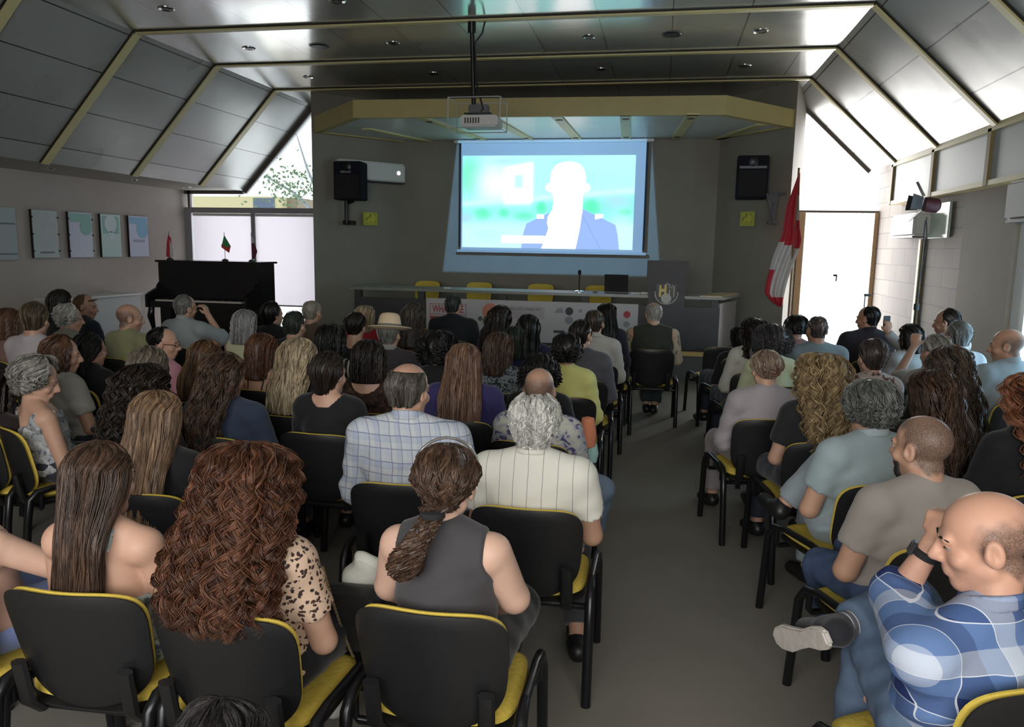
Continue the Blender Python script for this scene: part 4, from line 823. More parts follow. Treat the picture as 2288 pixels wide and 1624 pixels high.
def make_hair(P, h, fr, parent, near=1.0):
    R, o = fr; V = []; Q = []; rnd = []; nb = 0
    t0 = h.get('t0', 0.0); nph, ntt = 40, 34
    ph = np.linspace(-PI, PI, nph); tv = np.linspace(max(t0, 0.001), 1, ntt)
    PH, TV = np.meshgrid(ph, tv); pts = hair_points(h, PH, TV, -0.006)
    ca = h.get('curl', 0.0); rg = np.random.RandomState(abs(hash(h.get('seed', 1))) % 1000 if isinstance(h.get('seed', 1), int) else 5)
    # wavy relief on the shell
    am = 0.004+ca*0.35; dirn = np.stack([np.sin(PH), -np.cos(PH), 0*PH], -1)
    pts = pts+dirn*(am*(np.sin(PH*9+TV*14)*np.sin(TV*23+PH*3))*sm(TV*3))[..., None]
    inner = pts-dirn*0.012*sm(TV*4)[..., None]; inner[0] = pts[0]-np.array([0, 0, 0.012])
    n1 = nph*ntt
    V.append(pts.reshape(-1, 3)); V.append(inner.reshape(-1, 3))
    i = np.arange(n1).reshape(ntt, nph)
    q = np.stack([i[:-1, :-1], i[1:, :-1], i[1:, 1:], i[:-1, 1:]], -1).reshape(-1, 4); Q += [q, q[:, ::-1]+n1]
    for e0 in (i[-1], i[:, 0][::-1], i[:, -1], i[0][::-1]): Q.append(np.stack([e0[:-1], e0[:-1]+n1, e0[1:]+n1, e0[1:]], -1))
    rnd.append(np.full(2*n1, 0.12, np.float32)); nb = 2*n1  # shell coloured dark to stand for the shade between strands
    # strands
    ns = int(h.get('n', 220)*near); m = h.get('pts', 12)
    if ns:
        K = max(8, int(ns/h.get('per', 9))); cl = rg.randint(0, K, ns)
        lf = rg.uniform(-1, 1, K)*PI; ls = rg.uniform(0, 1, K); le = rg.uniform(0, 1, K); lo_ = rg.uniform(-0.4, 1, K); lph = rg.uniform(0, 6.28, K); lfr = h.get('freq', 5)*(1+rg.normal(0, .16, K)); lsg = np.where(rg.rand(K) < .5, -1., 1.); ldr = rg.normal(0, 0.10, K); la = rg.uniform(.6, 1.35, K)
        sp = h.get('spread', 0.05)
        f = lf[cl]+rg.normal(0, sp, ns); ts = t0+np.clip(ls[cl]+rg.normal(0, .08, ns), 0, 1)**1.5*h.get('root', 0.35); te = 1-np.clip(le[cl]+rg.normal(0, .12, ns), 0, 1)**2*h.get('jag', 0.12)
        te = np.maximum(te, ts+0.1)
        s = np.linspace(0, 1, m)[None]; T = ts[:, None]+(te-ts)[:, None]*s; Fp = f[:, None]+(ldr[cl]+rg.normal(0, 0.03, ns))[:, None]*s
        off = (lo_[cl]+rg.normal(0, .18, ns))[:, None]*h.get('puff', 0.006)
        c = hair_points(h, Fp*np.ones_like(T), T, off*sm(s*3))
        phs = lph[cl]+rg.normal(0, h.get('cj', 0.35), ns); fq = lfr[cl]
        tan = np.stack([np.cos(Fp), np.sin(Fp), 0*T], -1)*np.ones_like(T)[..., None]; nor = np.stack([np.sin(Fp), -np.cos(Fp), 0*T], -1)*np.ones_like(T)[..., None]
        amp = (h.get('wave', 0.003)+ca*sm((T-0.12)*2.5))*la[cl][:, None]; an = (6.283*fq[:, None]*T+phs[:, None])*lsg[cl][:, None]
        c = c+tan*(amp*np.sin(an))[..., None]+nor*(amp*0.8*np.cos(an))[..., None]
        c[..., 2] += h.get('flick', 0)*0
        d = np.gradient(c, axis=1); d /= np.linalg.norm(d, axis=-1, keepdims=True)+1e-9
        up = nor; b1 = np.cross(d, up); b1 /= np.linalg.norm(b1, axis=-1, keepdims=True)+1e-9; b2 = np.cross(d, b1)
        rr = h.get('sr', 0.0028)*rg.uniform(0.6, 1.4, ns)[:, None]*np.minimum(1, 0.35+np.minimum(s*8, (1-s)*4+0.0))
        ring = []
        for kk in range(3):
            aa = 2*PI*kk/3; ring.append(c+b1*(rr*1.5*math.cos(aa))[..., None]+b2*(rr*0.8*math.sin(aa))[..., None])
        ring = np.stack(ring, 2).reshape(ns, m, 3, 3); V.append(ring.reshape(-1, 3))
        base = nb+(np.arange(ns)*m*3)[:, None, None]+(np.arange(m-1)*3)[None, :, None]+0; kk = np.arange(3)[None, None]; k2 = (kk+1) % 3
        Q.append(np.stack([base+kk, base+k2, base+3+k2, base+3+kk], -1).reshape(-1, 4)); rnd.append(np.repeat(np.clip(0.45+0.10*rg.randn(ns)+0.20*rg.randn(K)[cl], 0.03, 1), m*3).astype(np.float32))
    V = np.concatenate(V) @ R.T + o
    # twist of dark and light ends handled by the strand value only
    me = npmesh(V, np.concatenate(Q)); a = me.attributes.new('rnd', 'FLOAT', 'POINT')
    r = np.concatenate(rnd)
    if len(me.vertices) == len(r): a.data.foreach_set('value', r)
    return link('hair', me, hairmat(*h['col']), parent)

HS = dict(   # hair styles
 short=dict(len=0.105, side=0.035, thick=0.014, phim=1.72, w=0.062, d=0.06, yb=-0.022, bell=0.9, n=260, pts=7, puff=0.006, root=0.6, jag=0.3, sr=0.0022, wave=0.002),
 buzz=dict(len=0.095, side=0.03, thick=0.007, phim=1.72, w=0.062, d=0.06, yb=-0.022, bell=0.9, n=160, pts=6, puff=0.002, root=0.7, jag=0.4, sr=0.0016, wave=0.001),
 fringe=dict(len=0.10, side=0.035, thick=0.011, phim=1.70, w=0.062, d=0.06, yb=-0.022, bell=0.9, n=240, pts=6, puff=0.006, root=0.4, jag=0.3, sr=0.002, wave=0.002, t0=0.24),
 curlyshort=dict(len=0.11, side=0.07, thick=0.032, phim=2.1, w=0.075, d=0.07, yb=-0.02, bell=0.9, n=420, pts=12, puff=0.02, root=0.6, jag=0.4, sr=0.0026, curl=0.012, freq=6),
 afro=dict(len=0.12, side=0.11, thick=0.05, phim=2.0, w=0.10, d=0.10, yb=-0.015, bell=0.7, n=650, pts=14, puff=0.03, root=0.7, jag=0.5, sr=0.002, curl=0.013, freq=9),
 bob=dict(len=0.175, side=0.15, thick=0.024, phim=2.15, w=0.098, d=0.10, yb=-0.02, bell=0.6, n=420, pts=12, puff=0.010, jag=0.12, wave=0.004),
 long=dict(len=0.42, side=0.34, thick=0.022, phim=1.8, w=0.10, d=0.055, yb=-0.13, bell=1.5, n=420, pts=16, puff=0.012, jag=0.2, wave=0.005, freq=2.5),
 wavy=dict(len=0.42, side=0.36, thick=0.032, phim=1.85, w=0.125, d=0.07, yb=-0.13, bell=1.5, n=520, pts=26, puff=0.022, jag=0.2, curl=0.009, freq=5),
 curly=dict(len=0.50, side=0.46, thick=0.045, phim=1.9, w=0.165, d=0.085, yb=-0.12, bell=1.5, n=900, pts=40, puff=0.035, jag=0.22, curl=0.016, freq=8),
 updo=dict(len=0.085, side=0.035, thick=0.018, phim=1.72, w=0.045, d=0.05, yb=-0.03, bell=0.9, n=320, pts=10, puff=0.008, root=0.3, jag=0.15, wave=0.004),
)
DK = ((0.008, 0.006, 0.005), (0.035, 0.024, 0.018)); BK = ((0.004, 0.004, 0.004), (0.018, 0.016, 0.016)); BR = ((0.026, 0.014, 0.009), (0.115, 0.066, 0.042))
AUB = ((0.030, 0.010, 0.006), (0.20, 0.085, 0.045)); LB = ((0.09, 0.05, 0.03), (0.34, 0.22, 0.13)); BLD = ((0.22, 0.16, 0.09), (0.62, 0.52, 0.36)); GR = ((0.10, 0.10, 0.095), (0.42, 0.41, 0.38)); WH = ((0.32, 0.32, 0.29), (0.78, 0.77, 0.72)); SP = ((0.03, 0.03, 0.03), (0.20, 0.20, 0.19))

EYEM = mat('eye_white', (0.30, 0.26, 0.24), .4); IRISM = mat('iris_brown', (0.03, 0.015, 0.01), .2)
POS = []
def person(key, label, px, py, Y, **p):
    """px, py: crown of the head in the photo; Y: how deep in the room the head stands"""
    male = p.get('sex', 'f') == 'm'; hk = dict(HS[p['hair']]) if p.get('hair') else None
    if hk is not None: hk.update(p.get('hp', {})); hk['col'] = p.get('hc', DK); hk['seed'] = int(px*7+py)
    hth = hk['thick'] if hk is not None and hk.get('t0', 0) < 0.1 else 0.0
    top = at(px, py, Y=Y); zt = top.z-hth*0.9; yaw = math.radians(p.get('yaw', math.degrees(math.atan2(1.9+top.x, 13.4-Y))*0.6))
    hyaw = math.radians(p.get('hy', math.degrees(math.atan2(1.9+top.x, 13.4-Y)-yaw)))   # head against body
    s = p.get('s', 1.0)*(1.03 if male else 0.97); SW = p.get('sw', 0.172 if male else 0.150)*s; g = p.get('g', 1.0)*(1.05 if male else 0.95)
    lean = p.get('lean', 0.03)                         # how far the hips sit in front of the head
    hipf = lean; cy, sy = math.cos(yaw), math.sin(yaw)
    ox = top.x-sy*hipf*1.0; oy = Y+cy*hipf*1.0
    POS.append((key, ox, oy))
    root = empty('person', (ox, oy, 0), yaw, label=label, cat='person', group=p.get('group', 'seated audience'))
    def loc(v): v = Vector(v)-Vector((ox, oy, 0)); return A3((v.x*cy+v.y*sy, -v.x*sy+v.y*cy, v.z))
    Y0 = -hipf-0.02                                    # head centre in body space
    hc = A3((0, Y0+0.012, zt-0.12*s)); pitch = math.radians(p.get('hpitch', -6)); roll = math.radians(p.get('hroll', 0))
    FR_ = (rotz(hyaw) @ rotx(pitch) @ roty(roll), hc.astype(float)); fs = s
    def fsc(pr):   # scale head prims
        return [(q[0], q[1]*fs, q[2]*fs, q[3]*fs, q[4]*fs, q[5], FR_, q[7]) for q in pr]
    zs = zt-0.315*s-p.get('drop', 0); zn = zt-0.255*s-p.get('drop', 0)*.6; ys = Y0-0.0; hz = 0.545
    jl = p.get('j', {})
    J = {}
    for sd, nm in ((-1, 'l'), (1, 'r')):
        J['s'+nm] = A3((sd*SW, ys, zs))
        J['e'+nm] = A3((sd*(SW+0.055), ys+0.06, zs-0.27)); J['h'+nm] = A3((sd*0.07, ys+0.27, zs-0.33+0.02*sd))
        J['p'+nm] = A3((sd*0.09, 0.02, hz)); J['k'+nm] = A3((sd*0.13, 0.45, 0.50)); J['a'+nm] = A3((sd*0.14, 0.45, 0.10)); J['t'+nm] = A3((sd*0.16, 0.62, 0.035))
    for k_, v in jl.items(): J[k_] = loc(v) if isinstance(v, Vector) else A3(v)
    near = Y < 3.4; res = p.get('res', 0.0095 if near else (0.012 if Y < 5.5 else 0.014))
    zc = (zs+hz)/2
    torso = [ell((0, 0.0, 0.56), (0.172*g, 0.125*g, 0.115)), ell((0, (0+ys)/2, (zs+0.56)/2-0.02), (0.148*g, 0.112*g, (zs-0.56)/2+0.08)), ell((0, ys*0.95, zs-0.10), (SW*0.94*(1+(g-1)*.5), 0.112*g, 0.185)),
             cone((-(SW-0.015), ys-0.015, zs-0.005), (SW-0.015, ys-0.015, zs-0.005), 0.058*s, 0.058*s)]
    trap = [cone((sd*0.02, ys-0.02, zn+0.0), (sd*SW*0.85, ys-0.012, zs+0.022), 0.052*s, 0.042*s) for sd in (-1, 1)]
    def arm(nm): 
        q = 1.06 if male else 0.95; q *= p.get('ag', 1.0)
        return [cone(J['s'+nm], J['e'+nm], 0.052*q, 0.041*q), cone(J['e'+nm], J['h'+nm], 0.040*q, 0.026*q)]
    def hand(nm):
        q = 1.0 if male else 0.9
        w = J['h'+nm]; d = J['h'+nm]-J['e'+nm]; d = d/np.linalg.norm(d); d2 = J.get('d'+nm); d = (d2/np.linalg.norm(d2)) if d2 is not None else d
        sd = -1 if nm == 'l' else 1; side = np.cross(d, A3((0, 0, 1))); n0 = np.linalg.norm(side); side = A3((1, 0, 0)) if n0 < 0.2 else side/n0; nrm = np.cross(side, d)
        curl = p.get('curl', 0.55); out = [cone(w, w+d*0.05*q, 0.024*q, 0.02*q), cone(w+d*0.045*q-side*0.026*q, w+d*0.075*q-side*0.028*q, 0.014*q, 0.012*q), cone(w+d*0.045*q+side*0.026*q, w+d*0.07*q+side*0.028*q, 0.014*q, 0.012*q), cone(w+d*0.04*q, w+d*0.075*q, 0.019*q, 0.016*q)]
        for i, ln in enumerate((0.068, 0.078, 0.073, 0.058)):
            b = w+d*0.08*q+side*(-0.030+0.020*i)*q*(1 if sd > 0 else -1); c1 = b+(d*math.cos(curl)-nrm*math.sin(curl))*ln*0.45*q; c2 = c1+(d*math.cos(curl*2.2)-nrm*math.sin(curl*2.2))*ln*0.35*q; c3 = c2+(d*math.cos(curl*3)-nrm*math.sin(curl*3))*ln*0.25*q
            out += [cone(b, c1, 0.0098*q, 0.009*q), cone(c1, c2, 0.009*q, 0.0083*q), cone(c2, c3, 0.0083*q, 0.0072*q)]
        tb = w+d*0.02*q-side*sd*0.022*q; t1 = tb+(d*0.6-side*sd*0.75-nrm*0.35)*0.045*q; t2 = t1+(d*0.9-side*sd*0.25-nrm*0.4)*0.032*q
        out += [cone(tb, t1, 0.015*q, 0.011*q), cone(t1, t2, 0.011*q, 0.009*q)]; return out
    def leg(nm): return [cone(J['p'+nm], J['k'+nm], 0.086*g, 0.058), cone(J['k'+nm], J['a'+nm], 0.056, 0.036), ell((J['k'+nm]*0.68+J['a'+nm]*0.32)+A3((0, -0.015, 0)), (0.05, 0.05, 0.10))]
    def dn(nm): u = J['a'+nm]-J['k'+nm]; return u/np.linalg.norm(u)
    def foot(nm): a, t, u = J['a'+nm], J['t'+nm], dn(nm); return [cone(a, a*0.75+t*0.25+u*0.03, 0.036, 0.034), cone(a*1.15-t*0.15+u*0.045, t, 0.034, 0.026)]
    head = fsc([ell((0, -0.012, 0.035), (0.076, 0.097, 0.085)), ell((0, 0.022, -0.03), (0.060, 0.070, 0.082)), ell((0, 0.058, -0.092), (0.030, 0.026, 0.024)),
        cone((-0.047, 0.0, -0.055), (-0.018, 0.062, -0.092), 0.020, 0.018), cone((0.047, 0.0, -0.055), (0.018, 0.062, -0.092), 0.020, 0.018), cone((-0.034, 0.080, 0.020), (0.034, 0.080, 0.020), 0.0125, 0.0125),
        ell((-0.038, 0.060, -0.028), (0.026, 0.022, 0.022)), ell((0.038, 0.060, -0.028), (0.026, 0.022, 0.022)), cone((0, 0.090, 0.012), (0, 0.112, -0.026), 0.009, 0.0125), cone((-0.011, 0.098, -0.031), (0.011, 0.098, -0.031), 0.009, 0.009),
        ell((-0.031, 0.100, 0.0), (0.016, 0.014, 0.010), sub=True), ell((0.031, 0.100, 0.0), (0.016, 0.014, 0.010), sub=True),
        cone((-0.016, 0.086, -0.056), (0.016, 0.086, -0.056), 0.008, 0.008), cone((-0.013, 0.085, -0.066), (0.013, 0.085, -0.066), 0.008, 0.008),
        ell((-0.080, -0.010, -0.006), (0.012, 0.021, 0.033)), ell((0.080, -0.010, -0.006), (0.012, 0.021, 0.033)), ell((-0.093, -0.007, 0.0), (0.010, 0.011, 0.020), sub=True), ell((0.093, -0.007, 0.0), (0.010, 0.011, 0.020), sub=True), ell((-0.083, 0.004, -0.012), (0.006, 0.005, 0.008)), ell((0.083, 0.004, -0.012), (0.006, 0.005, 0.008))])
    neckb = A3((0, Y0-0.028, zn-0.02)); nt_ = FR_[1]+FR_[0] @ np.array([0, -0.022, -0.06])*s
    neck = [cone(neckb, nt_, (0.058 if male else 0.050)*s, (0.055 if male else 0.046)*s)]
    full = torso+trap+neck+head+arm('l')+arm('r')+hand('l')+hand('r')+leg('l')+leg('r')+foot('l')+foot('r')
    def bb(pr, pad=0.05):
        lo = np.full(3, 9.); hi = np.full(3, -9.)
        for kind, a, b, ra, rb, cut, fr, sq in pr:
            if fr is not None: l, h_ = fr[1]-0.16, fr[1]+0.16
            elif kind == 'c': r = max(ra, rb); l, h_ = np.minimum(a, b)-r, np.maximum(a, b)+r
            else: l, h_ = a-b, a+b
            lo = np.minimum(lo, l); hi = np.maximum(hi, h_)
        return lo-pad, hi+pad
    lo, hi = bb(full, 0.03); fine = (FR_[1]-0.12, FR_[1]+0.13)
    SK = skin(p.get('skin', (0.50, 0.30, 0.21)))
    body = sdf_obj('body', full, grid(lo, hi, res, fine if (near or p.get('face')) else None, 0.55 if p.get('face') else 0.7), SK, root, k=0.016)
    st_ = p.get('stub')
    if st_:
        co_ = np.empty(len(body.data.vertices)*3, np.float32); body.data.vertices.foreach_get('co', co_); q = ((co_.reshape(-1, 3)-FR_[1]) @ FR_[0])/s; x_, y_, z_ = q[:, 0], q[:, 1], q[:, 2]
        w_ = 0.006*np.sin(x_*150+z_*90)*np.sin(y_*130)
        m_ = sm((0.035+w_-y_+np.minimum(0, z_)*0.9)/0.025)*sm((z_+0.088+w_)/0.02)*sm((0.088-np.abs(x_))/0.012)
        if st_ == 'fringe': m_ = m_*sm((0.082+w_-z_-np.maximum(0, y_+0.02)*0.35)/0.045)
        else: m_ = np.maximum(m_, sm((0.07+w_-y_)/0.03)*sm((z_-0.055)/0.03))*(1-0.55*np.exp(-((x_**2+(y_+0.01)**2)/0.002)))
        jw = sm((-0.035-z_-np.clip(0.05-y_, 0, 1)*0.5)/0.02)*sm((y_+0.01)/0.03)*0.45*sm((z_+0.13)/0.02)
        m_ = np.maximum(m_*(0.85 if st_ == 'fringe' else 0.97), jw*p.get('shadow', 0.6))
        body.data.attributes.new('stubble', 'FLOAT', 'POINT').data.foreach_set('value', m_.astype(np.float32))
    # clothes
    so_ = root
    slv = p.get('sleeve', 'short'); sm_ = p.get('shirt', cloth((0.02, 0.02, 0.022)))
    sh = list(torso)
    for nm in 'lr':
        if slv == 'short': mid = J['s'+nm]*0.38+J['e'+nm]*0.62; sh.append(cone(J['s'+nm], mid, 0.055*g, 0.055*g, True))
        elif slv == 'long': sh += [cone(J['s'+nm], J['e'+nm], 0.054*g, 0.046*g), cone(J['e'+nm], J['h'+nm], 0.045*g, 0.032, True)]
        elif slv == 'half': sh += [cone(J['s'+nm], J['e'+nm], 0.056*g, 0.050*g), cone(J['e'+nm], J['e'+nm]*0.7+J['h'+nm]*0.3, 0.05*g, 0.05, True)]
    if slv not in ('strap',): sh += trap
    ee = p.get('loose', 0.012); lo, hi = bb(sh, ee+0.03); seed = px*0.37
    wr = p.get('wrinkle', 0.005)
    def spost(D, G):
        X, Yy, Z = G[0][:, None, None], G[1][None, :, None], G[2][None, None, :]
        fade = np.clip(1.2-(Z-0.55)/(zs-0.55), 0.15, 1)
        D = D+wr*fade*(np.sin(Z*52+X*21+seed)*np.sin(X*34-Z*15+seed*2)+0.6*np.sin(Z*85-X*44+Yy*30+seed))
        D = np.maximum(D, 0.50-Z)
        if slv == 'tank': D = np.maximum(D, np.abs(X)-(SW-0.012)-np.clip(0.90-0.0-Z, 0, 0.2)*0.35)
        if slv == 'strap': D = np.maximum(D, Z-(zs-0.155-0.25*X*X))
        if slv == 'wide': D = np.maximum(D, (zn-0.02)-Z*0-9)
        nk = p.get('neckline')
        if nk: D = np.maximum(D, nk-np.sqrt(X*X+(Yy-Y0+0.03)**2+((Z-(zn+0.03))*0.9)**2))
        return D
    if slv != 'none':
        so_ = sdf_obj('dress' if p.get('dress') else 'shirt', sh, grid(lo, hi, res), sm_, root, e=ee, k=0.03, post=spost)
    if slv == 'strap':
        from mathutils.bvhtree import BVHTree
        bv = BVHTree.FromPolygons([v.co for v in body.data.vertices], [tuple(q.vertices) for q in body.data.polygons])
        for sd in (-1, 1):
            q = []
            for i in range(19):
                w = math.radians(-118+i*10); r = Vector((sd*(0.085+0.012*math.cos(w)), ys+0.21*math.sin(w), zs-0.03+0.16*math.cos(w)))
                if r.z < zs-0.17: continue
                hit = bv.find_nearest(r)
                if hit[0] and hit[0].z < zn+0.03 and (abs(hit[0].x) > 0.05): q.append(hit[0]+hit[1]*0.003)
            for _ in range(3): q = [q[0]]+[(q[i-1]+q[i]*2+q[i+1])/4 for i in range(1, len(q)-1)]+[q[-1]] if len(q) > 2 else q
            if len(q) > 2: MB().tube(q, 0.0055, 8).build('strap', sm_, so_, True)
    co = p.get('collar')
    if co:
        cr = 0.066*s
        def cpost(D, G):
            X, Yy, Z = G[0][:, None, None], G[1][None, :, None], G[2][None, None, :]
            return np.maximum(np.maximum(D, np.abs(Z-(zn+0.03)+ (Yy-Y0)*0.30)-0.021), 0.6*((neckb[2])-Z)-0.0)
        lo2 = neckb-0.11; hi2 = neckb+0.13; hi2[2] = zn+0.13
        cn_ = [cone(neckb-A3((0, 0, 0.02)), neckb+A3((0, 0.012, 0.12)), 0.071*s+0.006, 0.058*s+0.006)]
        sdf_obj('collar', cn_, grid(lo2, hi2, min(res, 0.008)), co if not isinstance(co, bool) else sm_, so_, k=0.01, post=cpost)
    pm_ = p.get('pants', cloth((0.03, 0.035, 0.05)))
    if p.get('skirt'):
        pr = [ell((0, 0, 0.56), (0.172*g, 0.125*g, 0.11))]+[cone(J['p'+n], J['k'+n], 0.092*g, 0.07) for n in 'lr']+[cone(J['kl'], J['kr'], 0.065, 0.065)]+[cone(J['k'+n], J['k'+n]*0.6+J['a'+n]*0.4, 0.068, 0.07, True) for n in 'lr']
    else: pr = [ell((0, 0, 0.56), (0.172*g, 0.125*g, 0.11))]+[q for n in 'lr' for q in (cone(J['p'+n], J['k'+n], 0.088*g, 0.062), cone(J['k'+n], J['k'+n]*0.12+J['a'+n]*0.88, 0.062, 0.055, True))]
    lo, hi = bb(pr, 0.05)
    def ppost(D, G):
        X, Yy, Z = G[0][:, None, None], G[1][None, :, None], G[2][None, None, :]
        return D+0.004*np.sin(X*40+Yy*33+seed)*np.sin(Z*45+Yy*20)
    sdf_obj('skirt' if p.get('skirt') else 'trousers', pr, grid(lo, hi, max(res, 0.012)), pm_, root, e=0.012, k=0.02, post=ppost)
    if p.get('shoes', True):
        for n in 'lr':
            a, t = J['a'+n], J['t'+n]
            dv = (t-a); dv = dv/np.linalg.norm(dv)
            u_ = dn(n); pr = [cone(a*1.15-t*0.15+u_*0.042, t, 0.037, 0.029), cone(a+u_*0.01, a*0.8+t*0.2+u_*0.03, 0.038, 0.036)]
            lo, hi = bb(pr, 0.04); so2 = sdf_obj('shoe', pr, grid(lo, hi, 0.011), p.get('shoemat', BLACKP), root, e=0.008, k=0.02)
    # hair, beard, eyes
    ho_ = root
    if hk is not None and not hk.get('noshell'): ho_ = make_hair(p, hk, (FR_[0]*s, FR_[1]), root, p.get('dens', 1.0 if near else (0.8 if Y < 5.5 else 0.45)))
    def hp_(v): return Vector(FR_[1]+FR_[0] @ (np.array(v)*s))
    if p.get('face') or near:
        for sd in (-1, 1):
            MB().lathe([(0.0005, -0.0105), (0.006, -0.0088), (0.0105, 0), (0.006, 0.0088), (0.0005, 0.0105)], 12, Matrix.Translation(hp_((sd*0.031, 0.0775, 0.001)))).build('eye', EYEM, body, True)
            MB().lathe([(0.0005, -0.004), (0.003, -0.003), (0.0048, 0), (0.003, 0.003), (0.0005, 0.004)], 10, Matrix.Translation(hp_((sd*0.031, 0.0855, 0.001)))).build('iris', IRISM, body, True)
            MB().tube([hp_((sd*0.018, 0.085, 0.006)), hp_((sd*0.031, 0.0865, 0.009)), hp_((sd*0.045, 0.078, 0.004))], [0.003, 0.004, 0.003], 8).build('eyelid', SK, body, True)
            b = MB().tube([hp_((sd*0.014, 0.0945, 0.021)), hp_((sd*0.032, 0.0925, 0.027)), hp_((sd*0.052, 0.078, 0.020))], [0.0022, 0.0032, 0.0015], 6); b.build('eyebrow', hairmat(*p.get('hc', DK)), body, True)
    if p.get('beard'):
        bp_ = fsc([ell((0, 0.022, -0.045), (0.064, 0.072, 0.075)), ell((0, 0.058, -0.092), (0.034, 0.032, 0.032)), cone((-0.05, 0.0, -0.05), (-0.018, 0.062, -0.092), 0.025, 0.024), cone((0.05, 0.0, -0.05), (0.018, 0.062, -0.092), 0.025, 0.024)])
        def bpost(D, G):
            X = np.stack(np.meshgrid(*G, indexing='ij'), -1)-FR_[1]; q = X @ FR_[0]/s
            lim = np.maximum(q[..., 2]+0.045-np.clip(0.03-q[..., 1], 0, 1)*0.9, -0.012-q[..., 1])
            lim = np.maximum(lim, -(np.sqrt((q[..., 0]/0.024)**2+((q[..., 2]+0.060)/0.009)**2)-1)*0.01*(q[..., 1] > 0.05))
            return np.maximum(D+0.0025*np.sin(q[..., 0]*300)*np.sin(q[..., 2]*260), lim*s)
        sdf_obj('beard', bp_, grid(FR_[1]-0.14, FR_[1]+0.12, 0.006), p['beard'], root, k=0.012, post=bpost)
    if p.get('post'): p['post'](root, FR_, J, dict(zs=zs, zn=zn, Y0=Y0, s=s, hp=hp_, loc=loc, SW=SW, body=body, hair=ho_))
    # the chair under it
    if p.get('chair', True):
        cyaw = yaw+math.radians(p.get('cyaw', 0)); cb = p.get('cb', 0.035)
        chair(ox-math.sin(cyaw)*cb, oy+math.cos(cyaw)*cb, cyaw, p.get('clabel', 'chair under the person with ' + p['who']), 'audience chairs')
    return root
# ------------------------------------------------------------------ the audience
def cl(r, g, b): return cloth((r, g, b))
BLK = cl(.014, .014, .016); NAVY = cl(.02, .022, .06); JEANS = mat('denim', (0.06, 0.09, 0.17), .85, var=.3, scale=22, bump=.2, spec=.2)
LJEANS = mat('pale_denim', (0.16, 0.22, 0.30), .85, var=.2, scale=22, bump=.2, spec=.2)
SKL = (0.52, 0.31, 0.22); SKD = (0.36, 0.19, 0.12); SKM = (0.45, 0.26, 0.18); SKP = (0.58, 0.37, 0.28)
def P(key, who, where, px, py, Y, **k):
    k['who'] = who; person(key, 'person with %s, %s' % (who, where), px, py, Y, **k)

# -- front of the picture, left block
floral = spots('floral_print', (0.30, 0.36, 0.35), (0.10, 0.13, 0.16), (0.50, 0.52, 0.48), scale=34, thr=.43, soft=.05, dist=.8)
P('A1', 'long straight brown hair and floral strap top', 'front-left chair', 228, 982, 2.02, hair='long', hc=BR, hp=dict(len=0.45, side=0.40, w=0.070, d=0.05, yb=-0.100, xb=0.015, n=2600, pts=24, sr=0.0014, thick=0.014, puff=0.010, bell=1.8, wave=.004), sleeve='strap', shirt=floral, skin=SKL, skirt=True, pants=floral, yaw=3, hy=-8, g=.98, cyaw=0, j=dict(al=at(192, 1528, z=.10), tl=at(180, 1500, z=.035)))
def sunglass(root, FR_, J, q):
    b = MB(); b.tube([q['hp']((0.105*math.sin(a), -0.02+0.03*math.cos(a), 0.035+0.112*math.cos(a*0.98)))for a in np.linspace(-1.15, 1.15, 22)], 0.0045, 8); b.build('hair_band', CHROME, root, True)
P('A2', 'very long curly auburn hair and leopard print blouse', 'second chair', 560, 985, 2.0, hair='curly', hc=AUB, hp=dict(len=0.40, side=0.38, w=0.135, d=0.08, xb=-0.02, n=4200, per=16, spread=.03, pts=52, sr=0.0015, thick=0.04, curl=.015, freq=8), shirt=leopard(), skin=SKL, yaw=-3, hy=3, sleeve='short', pants=BLK, shoemat=WHITE, j=dict(ar=at(752, 1555, z=.10), tr=at(748, 1525, z=.035)))
def tail(root, FR_, J, q):
    hp = q['hp']; rg = np.random.RandomState(3); b = MB()
    V = []; 
    for i in range(520):
        a = rg.uniform(0, 6.28); r = rg.uniform(0, 1)**.5; ph = rg.uniform(0, 6.28); f = rg.uniform(5, 8); Ln = rg.uniform(.82, 1.05); pts = []
        for k in range(24):
            t = k/23*Ln; w = np.interp(t, [0, .08, .3, .65, .9, 1.05], [.040, .030, .032, .046, .042, .012]); x = -0.012-0.075*sm(t*1.1)+r*w*math.cos(a)+0.010*math.sin(f*t*6.28+ph); y = -0.105-0.055*sm(t*2)+r*w*.7*math.sin(a)+0.009*math.cos(f*t*6.28+ph); z = -0.045-0.20*t
            pts.append(hp((x, y, z)))
        b.tube(pts, [0.0017]*23+[0.0006], 3)
    o = b.build('ponytail', hairmat(*BR), q['hair'], True)
    at_ = o.data.attributes.new('rnd', 'FLOAT', 'POINT'); at_.data.foreach_set('value', np.repeat(np.clip(.5+.25*rg.randn(520), 0, 1), 72).astype(np.float32))
    e = MB(); e.lathe([(0.0005, .05), (0.010, .04), (0.018, 0.0), (0.026, -0.04), (0.018, -0.08), (0.0005, -0.10)], 14, Matrix.Translation(hp((-0.045, -0.15, -0.14)))); e.build('ponytail_core', hairmat(*BR), q['hair'], True)
    t = MB(); t.lathe([(0.02, -0.012), (0.034, -0.008), (0.036, 0), (0.034, 0.008), (0.02, 0.012)], 16, Matrix.Translation(hp((-0.012, -0.118, -0.06)))); t.build('hair_tie', BLACKF, q['hair'], True); sunglass(root, FR_, J, q)
